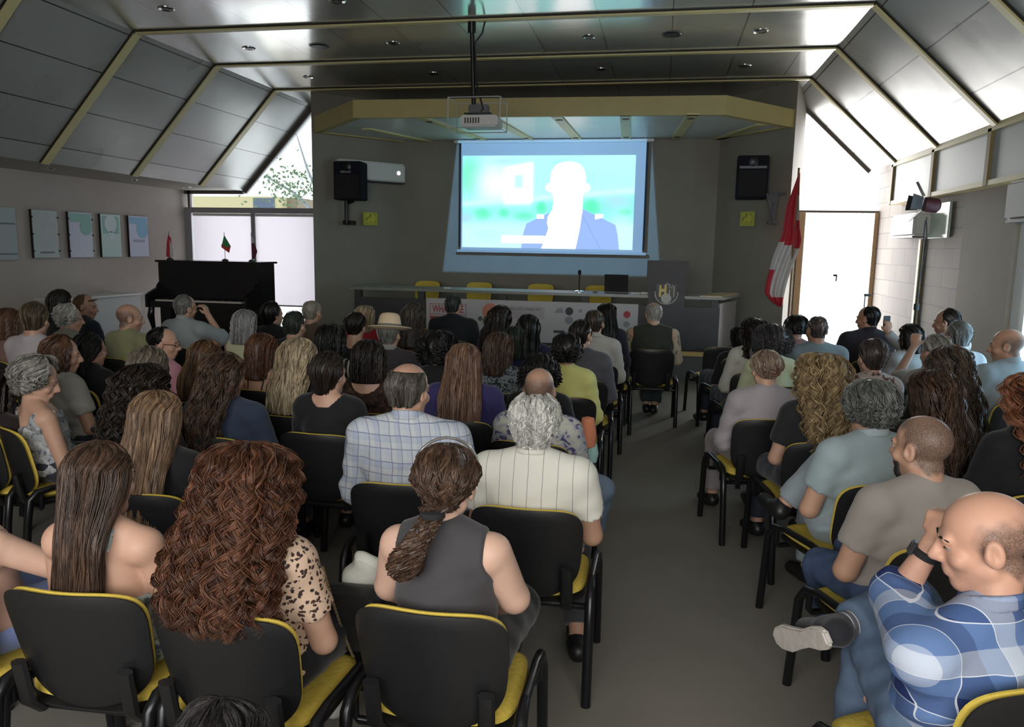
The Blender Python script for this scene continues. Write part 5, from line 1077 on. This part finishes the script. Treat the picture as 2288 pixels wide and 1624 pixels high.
P('A3', 'wavy brown ponytail and dark grey sleeveless top', 'middle chair of the nearest row', 1000, 988, 2.14, hair='updo', hc=BR, hp=dict(len=0.10, side=0.05, n=1500, thick=0.016, w=0.036, d=0.045, wave=.006, freq=3, sr=.0018, puff=.008, pts=16, curl=.004), sleeve='tank', shirt=cl(.055, .052, .056), skin=SKP, yaw=0, hy=2, g=1.04, sw=.148, ag=1.2, post=tail, skirt=True, pants=BLK, j=dict(al=at(1078, 1588, z=.10), ar=at(1040, 1602, z=.10), tl=at(1090, 1560, z=.035), tr=at(1025, 1575, z=.035), el=(-.20, .02, .74), er=(.20, .02, .74)))
# the one cut by the left edge
P('A0', 'pale blue skirt and bare arm', 'cut by the left edge of the picture', -95, 985, 2.0, hair='long', hc=DK, shirt=cl(.4, .25, .2), sleeve='tank', skirt=True, pants=cl(.20, .26, .50), skin=SKP, yaw=-4, j=dict(er=(.27, .08, .72), hr=(.12, .34, .66)))
P('kid', 'shiny dark hair', 'only the crown showing at the bottom edge', 500, 1552, 1.30, hair='long', hc=((.006, .005, .005), (.05, .045, .045)), hp=dict(n=1200, thick=.02, sr=.0018), shirt=cl(.1, .03, .04), yaw=0, s=0.92, skin=SKL, j=dict(kl=(-.1, .36, .42), kr=(.1, .36, .42), al=(-.1, .36, .10), ar=(.1, .36, .1), tl=(-.1, .5, .035), tr=(.1, .5, .035)))
# -- second line
P('B1', 'long straight light brown hair and black top', 'behind the floral strap top', 355, 870, 2.85, hair='long', hc=LB, hp=dict(len=0.52, side=0.45, w=0.10, d=0.05, n=4200, per=16, spread=.03, pts=20, sr=.0015, thick=.018, jag=.35), shirt=BLK, sleeve='long', yaw=0, skin=SKL, g=1.05)
bald_top = dict(t0=0.17, n=900, thick=.013, sr=.0022)
P('B2', 'thinning grey-brown crown and pale blue check shirt', 'centre of the third row', 915, 812, 3.2, sex='m', hair='fringe', hc=((.035, .03, .025), (.15, .13, .11)), hp=dict(t0=0.24, n=900, thick=.010, jag=.2, sr=.002, root=.15), shirt=plaid('blue_check', (.5, .52, .55), [(.50, .53, .56), (.44, .48, .56), (.53, .55, .56), (.36, .41, .52)], 11, 9, (.20, .23, .33), .07), collar=True, sleeve='half', skin=SKM, g=1.12, sw=.20, yaw=4, hy=-22, lean=.05, wrinkle=.005)
P('B3', 'white hair and cream pinstripe shirt', 'chair on the aisle', 1197, 880, 3.05, sex='m', hair='fringe', hc=WH, hp=dict(t0=.13, n=1500, thick=.02, len=.125, sr=.0024, wave=.006, root=.3, jag=.2, pts=9, curl=.006), shirt=stripes('cream_pinstripe', (.68, .67, .60), (.25, .25, .27), 17, .04), collar=True, sleeve='short', skin=SKM, g=1.08, sw=.185, yaw=0, hy=3, pants=cl(.05, .05, .055), j=dict(al=(-.12, .40, .10), ar=at(1290, 1428, z=.10), tr=at(1282, 1395, z=.035)), cb=.03)
P('B4', 'short dark hair and black t-shirt', 'left of the blue check shirt', 738, 782, 3.95, hair='short', hc=DK, hp=dict(len=.15, side=.06, thick=.022, n=900, w=.05), shirt=BLK, sleeve='short', skin=SKL, g=1.1, yaw=-2, hy=-18, neckline=.085)
P('B5', 'long brown wavy hair and denim-blue blouse', 'left of the black t-shirt', 505, 785, 3.75, hair='wavy', hc=BR, hp=dict(len=.44, n=900, w=.11), shirt=cl(.035, .05, .085), sleeve='long', skin=SKL, g=1.12, sw=.19, yaw=-6, hy=-15)
P('B6', 'big dark curly hair', 'behind the light brown straight hair on the left', 318, 812, 3.45, hair='curly', hc=DK, hp=dict(len=.42, side=.4, n=700, w=.13, thick=.04, sr=.003), shirt=cl(.03, .015, .012), yaw=-6, skin=SKM)
P('B7', 'short grey curls and grey floral open-back top', 'at the left edge', 85, 792, 3.65, hair='curlyshort', hc=((.12, .115, .10), (.46, .44, .40)), hp=dict(n=1100, thick=.035, len=.13, side=.06), shirt=spots('grey_floral', (.33, .35, .37), (.14, .15, .18), (.5, .5, .5), scale=30, dist=1.), sleeve='tank', neckline=.15, skin=SKL, yaw=-32, hy=-28, hpitch=-18, face=True, g=1.05)
P('B0', 'dark hair and dark top', 'cut by the left edge', -12, 822, 3.6, hair='bob', hc=DK, hp=dict(n=500), shirt=cl(.02, .014, .014), yaw=-10, skin=SKM)
# -- third to fifth lines of the left block
P('bald2', 'shaved tanned head and blue-white floral shirt', 'just in front of the white-haired one', 1207, 822, 4.05, sex='m', stub='fringe', shirt=spots('blue_floral', (.38, .38, .42), (.08, .08, .20), (.50, .50, .44), scale=16, thr=.45, soft=.02, dist=1.5), sleeve='half', skin=SKM, yaw=-8, hy=6, pants=LJEANS, g=1.06, collar=True, j=dict(kr=at(1343, 1092, Y=4.2), ar=at(1325, 1190, z=.12), tr=at(1325, 1170, z=.04)))
P('C1', 'dark bob and brown patterned dress', 'behind the blue check shirt on its left', 825, 757, 4.5, hair='bob', hc=DK, hp=dict(n=600), shirt=spots('brown_floral', (.04, .022, .018), (.015, .01, .01), (.09, .05, .04), scale=26), sleeve='short', skin=SKL, yaw=2, neckline=.10, g=1.05)
P('C2', 'long light brown hair and violet-blue top', 'behind the ponytail in the middle', 1038, 766, 4.45, hair='long', hc=((.07, .035, .022), (.30, .18, .12)), hp=dict(len=.44, side=.38, n=1100, w=.115, thick=.02, sr=.003), shirt=cl(.035, .03, .11), sleeve='long', skin=SKM, yaw=0, g=1.1, sw=.185)
P('C4', 'bushy black hair', 'right behind the shaved tanned head', 1208, 786, 4.75, hair='afro', hc=BK, hp=dict(thick=.028, n=600, sr=.0026), shirt=BLK, skin=SKM, yaw=0)
P('C3', 'brown hair and zebra print top', 'right of the long light brown hair', 1115, 740, 5.35, hair='bob', hc=BR, hp=dict(len=.22, side=.2), shirt=spots('zebra_print', (.20, .23, .25), (.03, .035, .045), None, scale=24, thr=.49, soft=.015, dist=2.5), sleeve='half', skin=SKM, yaw=2, hy=-20, g=1.05)
P('C5', 'short black hair and lemon yellow shirt', 'aisle seat of the left block', 1268, 742, 5.35, hair='curlyshort', hc=BK, hp=dict(thick=.026), shirt=cl(.58, .56, .20), sleeve='half', skin=SKD, yaw=2, g=1.05)
P('C12', 'black wavy hair and black top', 'left of the zebra print', 980, 736, 5.05, hair='afro', hc=BK, hp=dict(thick=.04, n=500, sr=.003), shirt=BLK, skin=SKM, yaw=0, g=1.1)
P('C16', 'black hair and black-and-white striped top', 'behind the black t-shirt', 740, 722, 5.3, hair='bob', hc=BK, hp=dict(thick=.03), shirt=stripes('bw_stripes', (.02, .02, .02), (.42, .42, .40), 32, .35, axis=0, wob=.05), sleeve='half', skin=SKL, yaw=-4)
P('D12', 'long ash-blond hair and black top', 'left of the black t-shirt', 668, 754, 4.3, hair='wavy', hc=BLD, hp=dict(len=.36, n=800, w=.10, thick=.022, curl=.006, freq=3, side=.32), shirt=BLK, skin=SKL, yaw=-5, sleeve='short')
P('D11', 'reddish brown hair and bare back', 'left of the ash-blond hair', 588, 743, 5.0, hair='bob', hc=((.04, .016, .008), (.20, .09, .045)), hp=dict(len=.24, side=.2), shirt=cl(.04, .03, .03), sleeve='strap', skin=SKL, yaw=-8, hy=-12)
P('D10', 'golden brown hair', 'behind the denim-blue blouse', 462, 758, 4.5, hair='long', hc=((.06, .03, .015), (.28, .16, .08)), hp=dict(len=.3, n=500), shirt=BLK, skin=SKL, yaw=-8)
P('D9', 'greying brown bob', 'behind the big dark curls', 333, 771, 3.95, hair='bob', hc=((.07, .06, .045), (.24, .20, .15)), hp=dict(n=700), shirt=BLK, skin=SKM, yaw=-10)
P('D8', 'glasses, pulled-back black hair and pink shirt', 'seen in profile on the left', 368, 729, 5.0, hair='updo', hc=BK, hp=dict(thick=.014), shirt=cl(.50, .24, .29), sleeve='half', skin=SKM, yaw=-30, hy=-42, face=True, post=lambda r, f, j, q: MB().tube([q['hp'](v) for v in ((0.074, .0, .006), (.056, .085, .008), (.05, .1, -.006), (.03, .104, -.01), (.008, .102, .006), (-.008, .102, .006), (-.03, .104, -.01), (-.05, .1, -.006), (-.056, .085, .008), (-.074, 0, .006))], .0028, 6).build('glasses', BLACKM, r))
P('D6', 'reddish brown bob and light grey shirt', 'in profile behind the grey curls', 140, 746, 4.25, hair='bob', hc=((.04, .018, .01), (.17, .085, .045)), hp=dict(n=700, len=.14), shirt=cl(.30, .29, .27), sleeve='short', skin=SKM, yaw=-24, hy=-30, face=True, g=1.12)
P('D7', 'long black hair and black top', 'beside the light grey shirt on the left', 205, 741, 4.75, hair='long', hc=BK, hp=dict(n=400, len=.3, side=.26), shirt=BLK, yaw=-14, skin=SKM)
P('D4', 'short brown hair and white shirt, leaning over', 'far left, turned away', 78, 673, 5.05, sex='m', hair='short', hc=((.05, .035, .02), (.2, .15, .1)), hp=dict(thick=.018), shirt=cl(.44, .40, .42), sleeve='half', skin=SKM, yaw=-12, hy=25, g=1.12, sw=.2, s=1.05, lean=.12)
P('D5', 'chestnut hair at the far left', 'left of the leaning white shirt', 22, 687, 5.6, hair='bob', hc=((.05, .02, .01), (.20, .10, .05)), shirt=cl(.2, .12, .1), yaw=-14, skin=SKM)
P('D0', 'dark hair at the very left edge', 'below the leftmost poster', -8, 684, 6.0, hair='short', hc=DK, sex='m', shirt=BLK, yaw=-14, skin=SKM)
P('D3', 'white curly hair and beige top', 'on the far left', 155, 676, 5.75, hair='curlyshort', hc=WH, hp=dict(thick=.026, n=500), shirt=cl(.22, .21, .18), skin=SKM, yaw=-22, hy=-24, face=True, sleeve='half', g=1.1)
P('D2', 'tall dark bob and black clothes', 'by the left wall', 136, 645, 6.15, hair='bob', hc=DK, hp=dict(len=.2), shirt=BLK, yaw=-16, skin=SKM)
P('D1', 'glasses on the head and dark navy shirt', 'by the left wall', 192, 657, 7.0, sex='m', hair='short', hc=((.10, .05, .02), (.26, .16, .09)), hp=dict(thick=.010), shirt=cl(.025, .03, .05), skin=SKM, yaw=-30, hy=-38, face=True, g=1.1, post=lambda r, f, j, q: MB().tube([q['hp'](v) for v in ((-.07, .04, .07), (-.045, .085, .08), (0, .09, .08), (.045, .085, .08), (.07, .04, .07))], .006, 6).build('glasses', BLACKM, r))
P('bald3', 'bald head and olive green t-shirt', 'left of the piano, turned to the right', 290, 680, 6.0, sex='m', stub='fringe', shirt=cl(.26, .26, .14), sleeve='half', skin=SKM, yaw=-18, hy=-28, face=True, g=1.15, sw=.2)
P('man', 'grey hair, light blue shirt and hand at face', 'before the piano', 415, 657, 6.8, sex='m', hair='short', hc=GR, hp=dict(thick=.014), shirt=cl(.30, .34, .35), sleeve='half', skin=SKM, yaw=-12, hy=-12, face=True, g=1.15, sw=.2, collar=True, hroll=8, j=dict(er=(.27, .14, .86), hr=(.13, .12, 1.08), dr=(-.35, -.1, 1)))
P('C20', 'straight grey-white hair and pale yellow top', 'right of the piano', 549, 690, 5.9, hair='bob', hc=((.18, .18, .18), (.42, .42, .42)), hp=dict(len=.2), shirt=cl(.50, .50, .32), sleeve='tank', skin=SKM, yaw=-8)
P('C19', 'dark hair and black top', 'against the bright blind', 610, 671, 6.7, hair='short', hc=BK, hp=dict(thick=.025, len=.14), shirt=BLK, skin=SKM, yaw=-8, hy=-20, g=1.15, sleeve='half')
P('C17', 'short grey-black hair and black shirt', 'right of the dark head by the blind', 660, 693, 6.1, sex='m', hair='short', hc=((.02, .025, .02), (.08, .09, .08)), shirt=BLK, skin=SKM, yaw=-6)
P('C18', 'bald head with pale grey hair and brown shirt', 'right of the bright blind', 699, 671, 7.05, sex='m', hair='fringe', hc=((.2, .19, .15), (.5, .48, .4)), hp=dict(t0=.15), shirt=cl(.10, .07, .05), skin=SKM, yaw=-6, sleeve='half')
P('C15', 'short dark hair and black shirt', 'left of the straw hat', 795, 696, 6.45, sex='m', hair='short', hc=DK, shirt=BLK, skin=SKM, yaw=0, neckline=.09)
P('C14', 'yellow-blond hair and red top', 'behind the short dark hair near the straw hat', 816, 681, 7.2, hair='bob', hc=BLD, shirt=cl(.30, .02, .03), skin=SKM, yaw=0, sleeve='half')
def hat(root, FR_, J, q):
    M4 = Matrix.Translation(q['hp']((0, -0.012, 0.055))) @ Matrix.Rotation(-.18, 4, 'X')
    MB().lathe([(0.0005, .125), (0.04, .128), (0.065, .122), (0.083, .10), (0.093, .05), (0.100, .0), (0.13, -.004), (0.175, .012), (0.177, .006), (0.13, -.012), (0.09, -.012), (0.0005, -.012)], 36, M4).build('straw_hat', mat('straw', (.62, .48, .32), .7, var=.1, scale=60, bump=.3), root, True)
    MB().lathe([(0.1005, .003), (0.1005, .03), (0.0965, .035), (0.09, .03), (.09, .003)], 36, M4).build('hat_band', mat('hat_band_grey', (.14, .15, .13), .8), root, True)
P('hat', 'cream straw hat and dark grey shirt', 'middle of the left block', 871, 712, 5.95, sex='m', hair='short', hc=GR, shirt=cl(.05, .045, .05), sleeve='half', collar=cl(.25, .26, .24), skin=SKM, yaw=4, post=hat, g=1.1, hp=dict(n=60))
P('C13', 'long grey-brown wavy hair and rust top', 'right of the straw hat', 924, 674, 7.1, hair='wavy', hc=((.04, .03, .025), (.16, .14, .12)), hp=dict(len=.34, n=300), shirt=cl(.10, .04, .02), skin=SKM, yaw=0)
P('C11', 'grey-sided hair and dark blazer', 'in front of the banner title', 1014, 658, 8.2, sex='m', hair='short', hc=((.02, .025, .025), (.10, .11, .11)), hp=dict(thick=.009), shirt=cl(.014, .018, .022), sleeve='long', skin=SKM, yaw=2, hy=-12, g=1.05, sw=.2, collar=True)
P('C10', 'long dark hair and brown top', 'in front of the banner orange shape', 1120, 681, 7.1, hair='wavy', hc=DK, hp=dict(len=.34, n=300), shirt=cl(.06, .03, .03), skin=SKM, yaw=2, hy=-20)
P('C21', 'dark greenish-black hair', 'between the zebra print and the navy top', 1152, 727, 6.1, hair='bob', hc=((.01, .014, .011), (.04, .055, .045)), shirt=NAVY, skin=SKM, yaw=2)
P('C9', 'long black hair and navy dress', 'in front of the banner date', 1181, 701, 6.35, hair='long', hc=BK, hp=dict(len=.3, n=300, side=.28), shirt=NAVY, sleeve='long', skin=SKM, yaw=2)
P('C8', 'very long black hair and dark sleeves', 'farthest aisle seat of the left block', 1356, 676, 7.65, hair='long', hc=BK, hp=dict(len=.42, n=350, side=.4), shirt=cl(.02, .016, .03), sleeve='long', skin=SKM, yaw=4)
P('C7', 'short brown hair and cream white shirt', 'near the front of the aisle', 1329, 691, 6.9, sex='m', hair='short', hc=((.03, .022, .016), (.10, .075, .055)), hp=dict(thick=.009), shirt=cl(.40, .38, .34), sleeve='half', skin=SKM, yaw=4, collar=True, hy=-6)
P('C6', 'dark hair and slate grey shirt', 'left of the cream white shirt', 1300, 713, 6.05, sex='m', hair='short', hc=DK, hp=dict(thick=.010), shirt=cl(.085, .085, .10), sleeve='half', skin=SKM, yaw=3, hy=-25, face=True)
P('front', 'bald head and dark vest, alone on the aisle', 'in front of the lectern', 1461, 676, 8.1, sex='m', hair='fringe', hc=((.25, .24, .22), (.5, .48, .45)), hp=dict(t0=.22), shirt=cl(.03, .034, .026), sleeve='tank', skin=SKM, yaw=2, g=1.15, sw=.205, pants=cl(.03, .045, .045), j=dict(kl=(-.05, .42, .5), al=(-.02, .35, .1), tl=(-.02, .5, .035), ar=(.06, .30, .1), tr=(.08, .45, .035)), post=lambda r, f, J, q: [sdf_obj('shirt_sleeve', [cone(J['s'+n], J['e'+n], .056, .05), cone(J['e'+n], J['h'+n], .046, .036, True)], grid(np.minimum(np.minimum(J['s'+n], J['e'+n]), J['h'+n])-.1, np.maximum(np.maximum(J['s'+n], J['e'+n]), J['h'+n])+.1, .014), spots('camo_sleeve', (.38, .33, .24), (.2, .17, .12), None, scale=20), r, e=.008) for n in 'lr'])
# -- right block
def watch(root, FR_, J, q):
    a = J['el']; b = J['hl']; d = (b-a)/np.linalg.norm(b-a); c = b-d*0.035
    M4 = Matrix.Translation(Vector(c)) @ Vector(d).to_track_quat('Z', 'Y').to_matrix().to_4x4()
    MB().lathe([(0.027, -.012), (0.0345, -.010), (0.036, 0), (0.0345, .010), (0.027, .012)], 24, M4).build('watch_strap', BLACKF, root, True)
    MB().box(-.018, .018, .028, .044, -.020, .020, M4).build('watch_case', BLACKP, root, bevel=.004)
def crossleg(root, FR_, J, q):
    a, t = J['ar'], J['tr']; d = (t-a)/np.linalg.norm(t-a)
    k = J['kr']; u = (a-k)/np.linalg.norm(a-k)
    sdf_obj('sock', [cone(k*.12+a*.88, a+u*.01, .040, .040, True)], grid(a-.12, a+.12, .008), stripes('striped_sock', (.12, .12, .14), (.6, .6, .6), 55, .2, axis=0, wob=.0), root, e=.004)
    # sole: a thick pale slab under the shoe, facing the aisle
    heel = a-d*0.065+u*0.085; toe = t+d*0.04+u*0.035; side = np.cross(d, u); side /= np.linalg.norm(side); n_ = np.cross(side, d); n_ /= np.linalg.norm(n_); n_ = n_ if n_ @ u > 0 else -n_
    pts = []
    L_ = np.linalg.norm(toe-heel)
    for s_, w in ((0, .020), (.06, .033), (.2, .036), (.38, .028), (.55, .034), (.75, .045), (.92, .036), (1.0, .018)): pts.append((s_, w))
    pr = [heel+d*L_*s_+side*w for s_, w in pts]+[heel+d*L_*s_-side*w for s_, w in pts[::-1]]
    MB().hexa([Vector(v) for v in pr], [Vector(v+n_*.022) for v in pr]).build('shoe_sole', mat('pale_sole', (.50, .46, .42), .7, var=.15, scale=30, bump=.3), root, True, bevel=.006)
P('R1', 'bald head, blue check shirt and hand at nose', 'nearest on the right', 2205, 1100, 2.1, sex='m', stub='fringe', s=1.05, drop=.055, shirt=plaid('blue_plaid', (.2, .3, .5), [(.02, .035, .13), (.10, .18, .38), (.50, .56, .66), (.12, .20, .40)], 4.4, 4.4, (.62, .66, .74), .022), collar=True, sleeve='half', skin=(.60, .33, .23), yaw=32, hy=46, hpitch=-12, face=True, res=.0075, g=1.14, sw=.19, pants=mat('worn_denim', (0.10, 0.145, 0.22), .85, var=.35, scale=16, bump=.25, spec=.2), wrinkle=.006, lean=.02, shoemat=cl(.02, .02, .025),
  j=dict(el=at(2008, 1330, Y=2.22), hl=at(2083, 1215, Y=2.20), dl=(.45, .1, .9), ar=at(1884, 1402, Y=2.36), tr=at(1802, 1404, Y=2.57), kr=at(2035, 1340, Y=2.50), kl=at(1945, 1425, Y=2.40), al=at(1905, 1640, Y=2.42), tl=at(1865, 1650, Y=2.55)), curl=1.1, post=lambda *a: (watch(*a), crossleg(*a)))
P('R2', 'buzz cut, dark beard and grey t-shirt', 'behind the blue check shirt', 2062, 928, 3.0, sex='m', stub='buzz', shadow=.9, beard=mat('dark_beard', (.02, .016, .014), .8, var=.4, scale=200), shirt=cl(.30, .27, .245), sleeve='short', skin=(.50, .29, .20), yaw=24, hy=16, hpitch=-4, face=True, g=1.06, sw=.178, pants=JEANS, wrinkle=.004, j=dict(kl=at(1835, 1265, Y=3.32), al=at(1860, 1400, z=.12), tl=at(1835, 1385, z=.04)))
P('R3', 'greying curly hair and pale blue polo', 'aisle side of the right block', 1945, 845, 3.7, sex='m', hair='curlyshort', hc=((.05, .055, .05), (.26, .27, .25)), hp=dict(thick=.020, n=1200, sr=.0022, curl=.007), shirt=cl(.30, .37, .39), sleeve='short', collar=cl(.36, .43, .45), skin=(.55, .32, .22), yaw=26, hy=0, g=1.08, sw=.178, pants=cl(.28, .33, .36), lean=.06, j=dict(kl=at(1845, 1035, Y=3.95), al=at(1750, 1128, Y=3.98), tl=at(1708, 1115, Y=4.12)))
P('R3b', 'long dark brown hair lit from behind', 'right of the greying curls', 2085, 822, 4.05, hair='wavy', hc=((.02, .012, .009), (.10, .055, .035)), hp=dict(len=.42, n=1000, w=.14, curl=.006), shirt=BLK, sleeve='long', skin=SKM, yaw=16, g=1.1)
P('E1', 'reddish curly hair and black clothes', 'cut by the right edge', 2300, 830, 3.75, hair='curly', hc=((.06, .02, .01), (.30, .12, .06)), hp=dict(len=.36, n=600, w=.12, side=.34, thick=.035), shirt=BLK, sleeve='long', skin=SKL, yaw=22, hy=14, g=1.1)
P('R4', 'long blond curls and black top', 'middle of the right block', 1836, 788, 4.45, hair='curly', hc=((.12, .075, .035), (.50, .37, .20)), hp=dict(len=.44, side=.42, n=1300, w=.12, thick=.04, sr=.0028, curl=.014, xb=.02), shirt=cl(.02, .02, .022), sleeve='short', skin=SKL, yaw=10, hy=4, g=1.1, neckline=.08)
def bun(root, FR_, J, q):
    hp = q['hp']; rg = np.random.RandomState(5); b = MB()
    for i in range(160):
        u = rg.normal(size=3); u /= np.linalg.norm(u); w = np.cross(u, rg.normal(size=3)); w /= np.linalg.norm(w); r = .036*rg.uniform(.85, 1.15)
        b.tube([hp(np.array([.02, -.105, .015])+r*(u*math.cos(a)+w*math.sin(a))*np.array([1, .8, 1.1])) for a in np.linspace(0, 3.4, 9)], .003, 3)
    o = b.build('hair_bun', hairmat(*((.10, .05, .03), (.36, .22, .14))), q['hair'], True); at_ = o.data.attributes.new('rnd', 'FLOAT', 'POINT'); at_.data.foreach_set('value', np.repeat(rg.uniform(.2, .9, 160), 27).astype(np.float32))
    MB().lathe([(0.0005, .038), (.027, .027), (.036, 0), (.027, -.027), (.0005, -.038)], 14, Matrix.Translation(hp((.02, -.105, .015)))).build('bun_core', hairmat(*((.10, .05, .03), (.36, .22, .14))), root, True)
P('R5', 'light brown bun and lilac-grey jacket', 'first on the aisle in the right block', 1713, 780, 4.95, hair='updo', hc=((.12, .08, .055), (.42, .32, .24)), hp=dict(n=700, thick=.02, puff=.010), shirt=cl(.33, .30, .32), sleeve='long', skin=SKL, yaw=12, hy=0, g=1.08, sw=.172, post=bun, pants=cl(.28, .25, .26), lean=.06)
P('R6', 'smooth dark hair and speckled white top', 'behind the greying curls', 1950, 754, 5.2, hair='updo', hc=((.03, .022, .02), (.09, .07, .06)), hp=dict(thick=.016, len=.11, w=.055), shirt=spots('speckled_white', (.42, .36, .34), (.12, .06, .05), None, scale=30), sleeve='short', skin=SKL, yaw=14, hy=2)
P('S10', 'long dark hair with lighter ends', 'near the bald head', 2118, 772, 4.9, hair='wavy', hc=((.02, .015, .012), (.14, .10, .07)), hp=dict(len=.42, n=700), shirt=BLK, skin=SKM, yaw=16, hy=8)
P('S9', 'grey-blond hair and a raised bare arm', 'pointing towards the bright door', 2090, 745, 5.75, hair='updo', hc=((.12, .11, .10), (.38, .36, .33)), hp=dict(thick=.022), shirt=cl(.30, .28, .27), sleeve='short', skin=SKM, yaw=18, hy=10, j=dict(el=at(2005, 840, Y=6.05), hl=at(2042, 775, Y=6.15), dl=(.3, .3, 1)))
P('S11', 'bald head and pale blue shirt', 'against the bright side door', 2252, 735, 6.05, sex='m', stub='fringe', shirt=cl(.26, .31, .33), sleeve='half', collar=True, skin=(.45, .25, .17), yaw=26, hy=34, face=True, g=1.12, sw=.2)
P('S8', 'tidy grey hair and white shirt', 'by the plain wall on the right', 2140, 714, 6.75, sex='m', hair='short', hc=((.07, .07, .065), (.28, .27, .25)), hp=dict(thick=.02), shirt=cl(.38, .39, .42), sleeve='half', collar=True, skin=SKM, yaw=18, hy=12, g=1.12)
P('S7', 'short dark hair, turned left', 'between the film light and the grey hair', 2117, 687, 7.6, sex='m', hair='short', hc=DK, hp=dict(thick=.016), shirt=cl(.3, .27, .26), skin=SKD, yaw=24, hy=30, face=True)
def phone(root, FR_, J, q):
    h = J['hr']; t = MB().box(-.036, .036, -.005, .005, -.07, .07, Matrix.Translation(Vector(h)+Vector((0, .03, .09)))); t.build('phone', BLACKP, root, bevel=.004)
P('S6', 'brown hair bent over a lit phone', 'below the film light', 2035, 722, 7.45, hair='bob', hc=DK, shirt=cl(.30, .29, .28), skin=SKD, yaw=20, hy=20, sleeve='long', post=phone, j=dict(er=(.2, .3, .9), hr=(.05, .35, 1.06), dr=(0, 0, 1)))
P('S5', 'dark suit, head turned left', 'silhouetted against the bright door', 1941, 682, 8.0, sex='m', hair='short', hc=BK, hp=dict(thick=.010), shirt=cl(.022, .018, .024), sleeve='long', collar=True, skin=SKD, yaw=16, hy=34, face=True, g=1.1, sw=.2)
P('S4', 'close-cropped hair and grey-blue shirt', 'left of the dark suit', 1826, 705, 6.9, sex='m', hair='buzz', hc=((.04, .03, .03), (.12, .1, .1)), shirt=cl(.15, .18, .19), sleeve='half', skin=SKD, yaw=12, hy=2, g=1.12, sw=.2)
P('S3', 'black cap of hair and dusty red top', 'left of the grey-blue shirt', 1779, 702, 7.5, hair='bob', hc=BK, hp=dict(len=.08, side=.08, thick=.028), shirt=cl(.25, .12, .11), skin=SKM, yaw=14, hy=4)
P('S2', 'round grey-black curls and pale yellow-green top', 'behind the lilac-grey jacket', 1727, 722, 6.2, hair='afro', hc=((.02, .018, .02), (.12, .11, .12)), hp=dict(thick=.045, n=800, sr=.0016), shirt=cl(.50, .52, .34), sleeve='half', skin=SKM, yaw=12, hy=2)
P('S1', 'long dark wavy hair and white sleeve', 'left of the round grey-black curls', 1686, 708, 6.85, hair='wavy', hc=DK, hp=dict(len=.26, side=.22, n=300), shirt=cl(.46, .45, .40), sleeve='half', skin=SKM, yaw=12, hy=4)
P('S0', 'dark hair and black clothes', 'farthest on the right side of the aisle', 1652, 728, 7.8, hair='long', hc=BK, hp=dict(len=.25, n=200), shirt=BLK, sleeve='long', skin=SKM, yaw=16, hy=4)
# four chairs behind the speakers desk face the hall
for k, px_ in enumerate((945, 1063, 1203, 1335)):
    q = at(px_, 640, Y=12.2); chair(q.x, 12.25, PI, 'yellow-backed chair behind the speakers desk, %s' % ('leftmost of four', 'second from left', 'third from left', 'rightmost, partly behind the laptop')[k], 'chairs behind the speakers desk', SZ)
q = at(1600, 838, z=.45); chair(q.x+.0, q.y, math.radians(14), 'chair with its yellow seat corner showing at the stage end of the aisle', 'audience chairs')
# small things among the seats
t = at(1313, 965, Y=4.25); b = MB(); b.lathe([(0.0005, .09), (.035, .08), (.05, .0), (.045, -.08), (.0005, -.10)], 16); b.build('striped_cloth', mat('orange_cloth', (.62, .22, .12), .8), smooth=True, label='orange cloth shape for a striped sleeve beside the black chair back at the aisle', cat='cloth').location = t  # loose cloth shapes added in place of a striped sleeve's elbow
t = at(1322, 1012, Y=4.27); b = MB(); b.lathe([(0.0005, .06), (.03, .05), (.04, .0), (.03, -.05), (.0005, -.06)], 16); b.build('sleeve_cloth', mat('mint_cloth', (.35, .55, .52), .8), smooth=True, label='mint green cloth shape for the same sleeve under the orange one at the aisle', cat='cloth').location = t
# white scarf and black bag with a chain in the lap next to the leopard blouse
def lap():
    c_ = at(778, 1275, Y=2.32)
    V, Fc = superpanel(0.13, 0.10, 0.20, 0.05, n=3, curve=.02); b = MB(); b.add([Vector(v)+Vector((0.008*math.sin(v[2]*60), 0, 0)) for v in V], Fc)
    o = b.build('white_scarf', mat('white_scarf_cloth', (.62, .62, .55), .8, bump=.4, scale=20), smooth=True, label='folded white scarf on the lap beside the leopard print blouse', cat='scarf'); o.location = (c_.x, c_.y, c_.z-.1); o.rotation_euler = (0.3, .5, .3)
    q = at(790, 1365, Y=2.25); bg_ = empty('handbag', q, label='black handbag with a chain strap beside the leopard print blouse', cat='bag')
    V, Fc = superpanel(0.20, 0.24, 0.22, 0.09, n=5, curve=0); b = MB(); b.add([Vector(v)+Vector((0, 0, -.13)) for v in V], Fc); b.build('bag_body', BLACKP, bg_, True)
    pts = [Vector((-.09, -.05, .06)), Vector((-.085, -.06, .16)), Vector((-.04, -.06, .02)), Vector((.0, -.06, -.08)), Vector((.02, -.06, -.12))]
    b = MB(); n = 26
    P_ = [(-0.08+0.10*i/n, -.055, .17-.30*i/n-0.02*math.sin(i/n*PI)) for i in range(n+1)]
    for i in range(n): b.tube([P_[i], tuple((Vector(P_[i])+Vector(P_[i+1]))/2), P_[i+1]], [.003, .0052, .003], 6)
    b.build('chain_strap', mat('brass_chain', (.55, .45, .28), .3, metal=.8), bg_, True)
lap()
